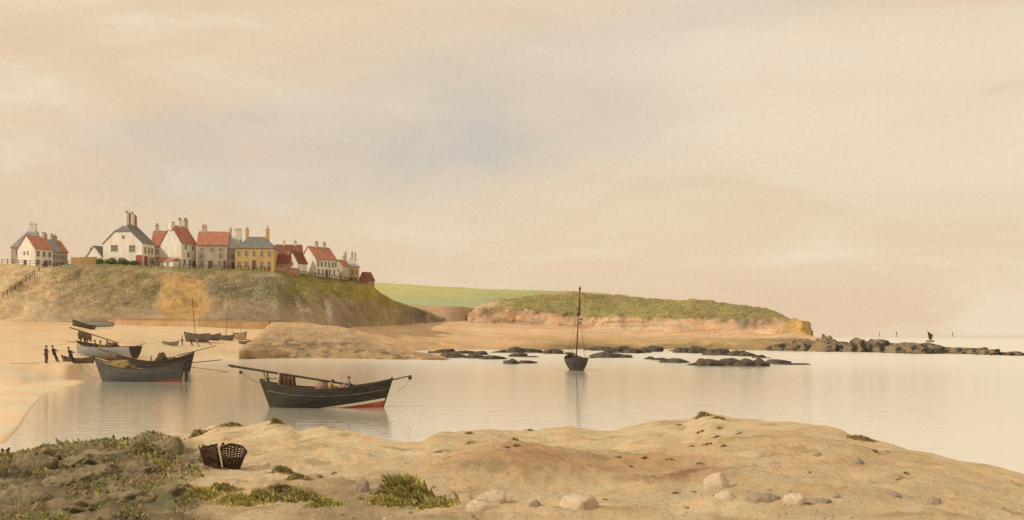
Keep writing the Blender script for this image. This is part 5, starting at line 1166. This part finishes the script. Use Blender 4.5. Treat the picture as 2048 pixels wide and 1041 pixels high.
# ------------------------------------------------------------------ people
def skinned(name, vs, es, rs, m, parent, root=0, sub=2):
    me = bpy.data.meshes.new(name); me.from_pydata([tuple(v) for v in vs], es, []); me.materials.append(m)
    o = bpy.data.objects.new(name, me); C.objects.link(o)
    if parent: o.parent = parent
    sk = o.modifiers.new('skin', 'SKIN'); sk.use_smooth_shade = True
    d_ = me.skin_vertices[0].data if me.skin_vertices else None
    if d_ is None:
        bm = bmesh.new(); bm.from_mesh(me); bm.verts.layers.skin.verify(); bm.to_mesh(me); bm.free(); d_ = me.skin_vertices[0].data
    for i, r_ in enumerate(rs): d_[i].radius = (r_, r_) if not hasattr(r_, '__len__') else r_; d_[i].use_root = (i == root)
    ss = o.modifiers.new('smooth', 'SUBSURF'); ss.levels = 1; ss.render_levels = sub
    return o
def person(label, loc, rz, pose, coat, trousers, hat, hatkind='cap', scale=1.0, group=None, lean=0.0):
    r = thing('person', label, 'person', loc, rz, group); r.scale = (scale,) * 3
    def ln(v):        # lean back from the feet
        return Vector((v[0] - math.tan(lean) * v[2], v[1], v[2] * (1 - 0.12 * abs(lean)))) if lean else Vector(v)
    pz = 0.95 if pose != 'sit' else 0.16
    J = dict(pel=(0, 0, pz), spi=(0, 0, pz + .2), che=(0.02, 0, pz + .4), nek=(0.02, 0, pz + .56), hd0=(0.04, 0, pz + .64), hd1=(0.045, 0, pz + .76))
    for s, S in ((1, 'l'), (-1, 'r')):
        J['sh' + S] = (0.0, .18 * s, pz + .47)
        if pose == 'stand': J['el' + S] = (0.05, .25 * s, pz + .2); J['wr' + S] = (0.28, .12 * s, pz + .22)
        elif pose == 'pull': J['el' + S] = (0.22, .22 * s, pz + .30); J['wr' + S] = (0.46, .08 * s, pz + .26)
        else: J['el' + S] = (0.10, .25 * s, pz + .22); J['wr' + S] = (0.32, .14 * s, pz + .14)
        if pose == 'sit': J['hp' + S] = (0.02, .10 * s, pz - .02); J['kn' + S] = (0.42, .12 * s, pz + .02); J['an' + S] = (0.46, .12 * s, pz - .40); J['to' + S] = (0.62, .13 * s, pz - .44)
        else: J['hp' + S] = (0, .10 * s, pz - .05); J['kn' + S] = (0.04 + (.05 if s > 0 else 0), .11 * s, .5); J['an' + S] = (0.0 + (.12 if s > 0 and pose == 'pull' else 0), .12 * s, .08); J['to' + S] = (0.17 + (.12 if s > 0 and pose == 'pull' else 0), .13 * s, .04)
    J = {k: ln(v) for k, v in J.items()}
    names = list(J); idx = {k: i for i, k in enumerate(names)}; vs = [J[k] for k in names]
    rad = dict(pel=.13, spi=.12, che=.14, nek=.055, hd0=.085, hd1=.085, sh=.065, el=.045, wr=.03, hp=.09, kn=.06, an=.042, to=.035)
    rs = [rad.get(k, rad.get(k[:2], .05)) for k in names]
    es = [('pel', 'spi'), ('spi', 'che'), ('che', 'nek'), ('nek', 'hd0'), ('hd0', 'hd1')]
    for S in 'lr': es += [('che', 'sh' + S), ('sh' + S, 'el' + S), ('el' + S, 'wr' + S), ('pel', 'hp' + S), ('hp' + S, 'kn' + S), ('kn' + S, 'an' + S), ('an' + S, 'to' + S)]
    es = [(idx[a_], idx[b_]) for a_, b_ in es]
    def addv(v, r_, par): vs.append(Vector(v)); rs.append(r_); es.append((par, len(vs) - 1)); return len(vs) - 1
    addv(J['hd0'] + Vector((0.115, 0, 0.04)), .014, idx['hd0'])                      # nose
    for s, S in ((1, 'l'), (-1, 'r')):
        addv(J['hd0'] + Vector((-0.01, .10 * s, 0.05)), .015, idx['hd0'])             # ears
        w_ = J['wr' + S]; dv = (w_ - J['el' + S]).normalized(); sdv = Vector((0, 0, 1)).cross(dv).normalized() if abs(dv.z) < .95 else Vector((0, 1, 0))
        palm = addv(w_ + dv * .07, .034, idx['wr' + S])
        for q, ln_ in ((-1.5, .065), (-.5, .08), (.5, .085), (1.5, .07)):
            kx = addv(w_ + dv * .105 + sdv * q * .02, .010, palm); addv(w_ + dv * (.105 + ln_ * .6) + sdv * q * .021 - Vector((0, 0, ln_ * .6)), .008, kx)
        th_ = addv(w_ + dv * .06 - sdv * .05 * s, .011, palm); addv(w_ + dv * .11 - sdv * .06 * s, .009, th_)
    skinned('body', vs, es, rs, M['skin'], r)
    cn = ['pel', 'spi', 'che', 'nek', 'shl', 'ell', 'wrl', 'shr', 'elr', 'wrr']; ci = {k: i for i, k in enumerate(cn)}
    cv = [J[k] for k in cn]; cv[3] = lerp(J['che'], J['nek'], .75)
    cv[6] = lerp(J['ell'], J['wrl'], .92); cv[9] = lerp(J['elr'], J['wrr'], .92)
    ce = [(0, 1), (1, 2), (2, 3), (2, 4), (4, 5), (5, 6), (2, 7), (7, 8), (8, 9)]; cr = [.165, .15, .17, .075, .09, .07, .05, .09, .07, .05]
    low = J['pel'] + (J['pel'] - J['spi']) * .9 if pose != 'sit' else J['pel'] + Vector((0.05, 0, -.05))
    cv.append(low); cr.append(.185); ce.append((0, 10)); skinned('coat', cv, ce, cr, M[coat], r)
    tn = ['pel', 'hpl', 'knl', 'anl', 'hpr', 'knr', 'anr']; skinned('trousers', [J[k] for k in tn], [(0, 1), (1, 2), (2, 3), (0, 4), (4, 5), (5, 6)], [.15, .115, .085, .07, .115, .085, .07], M[trousers], r)
    for S in 'lr': skinned('boot', [lerp(J['kn' + S], J['an' + S], .6), J['an' + S], J['to' + S]], [(0, 1), (1, 2)], [.065, .06, .05], M['dark_cloth'], r)
    top = J['hd1']; mh = MB()
    prof = [(0.001, .13), (.07, .12), (.10, .08), (.112, .02), (.115, -.02), (.10, -.025)] if hatkind == 'cap' else [(0.001, .13), (.07, .12), (.10, .06), (.108, .0), (.20, -.03), (.20, -.045), (.10, -.03)]
    mh.lathe(prof, 12, 0, Matrix.Translation(top)); mh.build('hat', M[hat], r, smooth=True)
    return r
GP = 'men hauling on the left beach'
for lab, px, py, rz, pose, c_, tr, ht, lean in (
    ('standing figure in a grey-brown coat with folded arms, leftmost on the left beach', 92, 727, R(-10), 'stand', 'brown_cloth', 'brown_cloth', 'dark_cloth', 0.0),
    ('man in dark clothes leaning back to haul, second from left on the beach', 114, 724, R(5), 'pull', 'dark_cloth', 'dark_cloth', 'dark_cloth', R(17)),
    ('man in reddish dark clothes leaning back in front of the pale grey boat', 148, 728, R(0), 'pull', 'dark_cloth', 'navy_cloth', 'dark_cloth', R(20))):
    p = ray(px, py) or P(px, py, 104)
    person(lab, p, rz, pose, c_, tr, ht, 'cap', 1.0, GP, lean)
GC = 'crew sitting in the boats'
person('man in grey coat and cap sitting amidships in the nearest black boat', on(main, (1.35, -0.05, 0.98)), R(200), 'sit', 'grey_cloth', 'dark_cloth', 'grey_cloth', 'cap', 1.0, GC)
person('man in yellow oilskin with dark cap bending in the nearest black boat', on(main, (0.05, -0.1, 0.88)), R(-20), 'sit', 'yellow_oilskin', 'brown_cloth', 'navy_cloth', 'cap', 0.9, GC, R(-16))
person('man in yellow oilskin in the dark boat', on(dark, (-0.55, -0.1, 1.0)), R(10), 'sit', 'yellow_oilskin', 'dark_cloth', 'pale_cloth', 'brim', 1.05, GC)
person('man in dark coat by the hanging net in the pale grey boat', on(grey, (1.7, 0.4, 1.5)), R(180), 'sit', 'grey_cloth', 'dark_cloth', 'dark_cloth', 'cap', 1.15, GC)
person('man in yellow oilskin amidships in the pale grey boat', on(grey, (0.5, 0.5, 1.45)), R(0), 'sit', 'yellow_oilskin', 'dark_cloth', 'dark_cloth', 'brim', 1.15, GC)
person('man in pale clothes nearest the stern in the pale grey boat', on(grey, (-0.9, 0.4, 1.5)), R(150), 'sit', 'pale_cloth', 'grey_cloth', 'grey_cloth', 'cap', 1.15, GC)
for lab, px, py, pose, c_, lean in (('standing figure in brown between the pale skiff and the beached boats', 364, 691, 'stand', 'brown_cloth', 0.0), ('stooping figure in grey-brown below the large grey beached boat', 384, 692, 'pull', 'brown_cloth', R(14)), ('small figure in pale clothes at the foot of the large grey beached boat', 397, 693, 'pull', 'pale_cloth', R(18)), ('figure in dark grey bending at the bow of the large grey beached boat', 420, 690, 'pull', 'grey_cloth', R(22))):
    p = ray(px, py)
    if p is not None: person(lab, p, R(random.uniform(-20, 20)), pose, c_, c_, 'dark_cloth', 'cap', 1.0, 'figures by the beached boats', lean)

# ropes
def rope(label, a_, b_, sag, r=0.02):
    mb = MB(); a_, b_ = Vector(a_), Vector(b_); n = 24
    mb.tube([lerp(a_, b_, i / n) - a_ - Vector((0, 0, 4 * sag * (i / n) * (1 - i / n))) for i in range(n + 1)], r, 6)
    o = mb.build('rope', M['rope'], loc=a_); tag(o, label, 'rope', 'mooring ropes')
rope('taut rope running left from the bow of the pale grey boat', on(grey, (6.4, 0, 2.45)), P(58, 691, 150), 0.3, 0.014)
p = ray(80, 728) or P(80, 728, 100); q = ray(20, 729) or P(20, 729, 100)
rope('rope lying along the sand at the feet of the hauling men', p + Vector((0, 0, .06)), q + Vector((0, 0, .06)), 0.0, 0.02)
print('objects', len(C.objects))
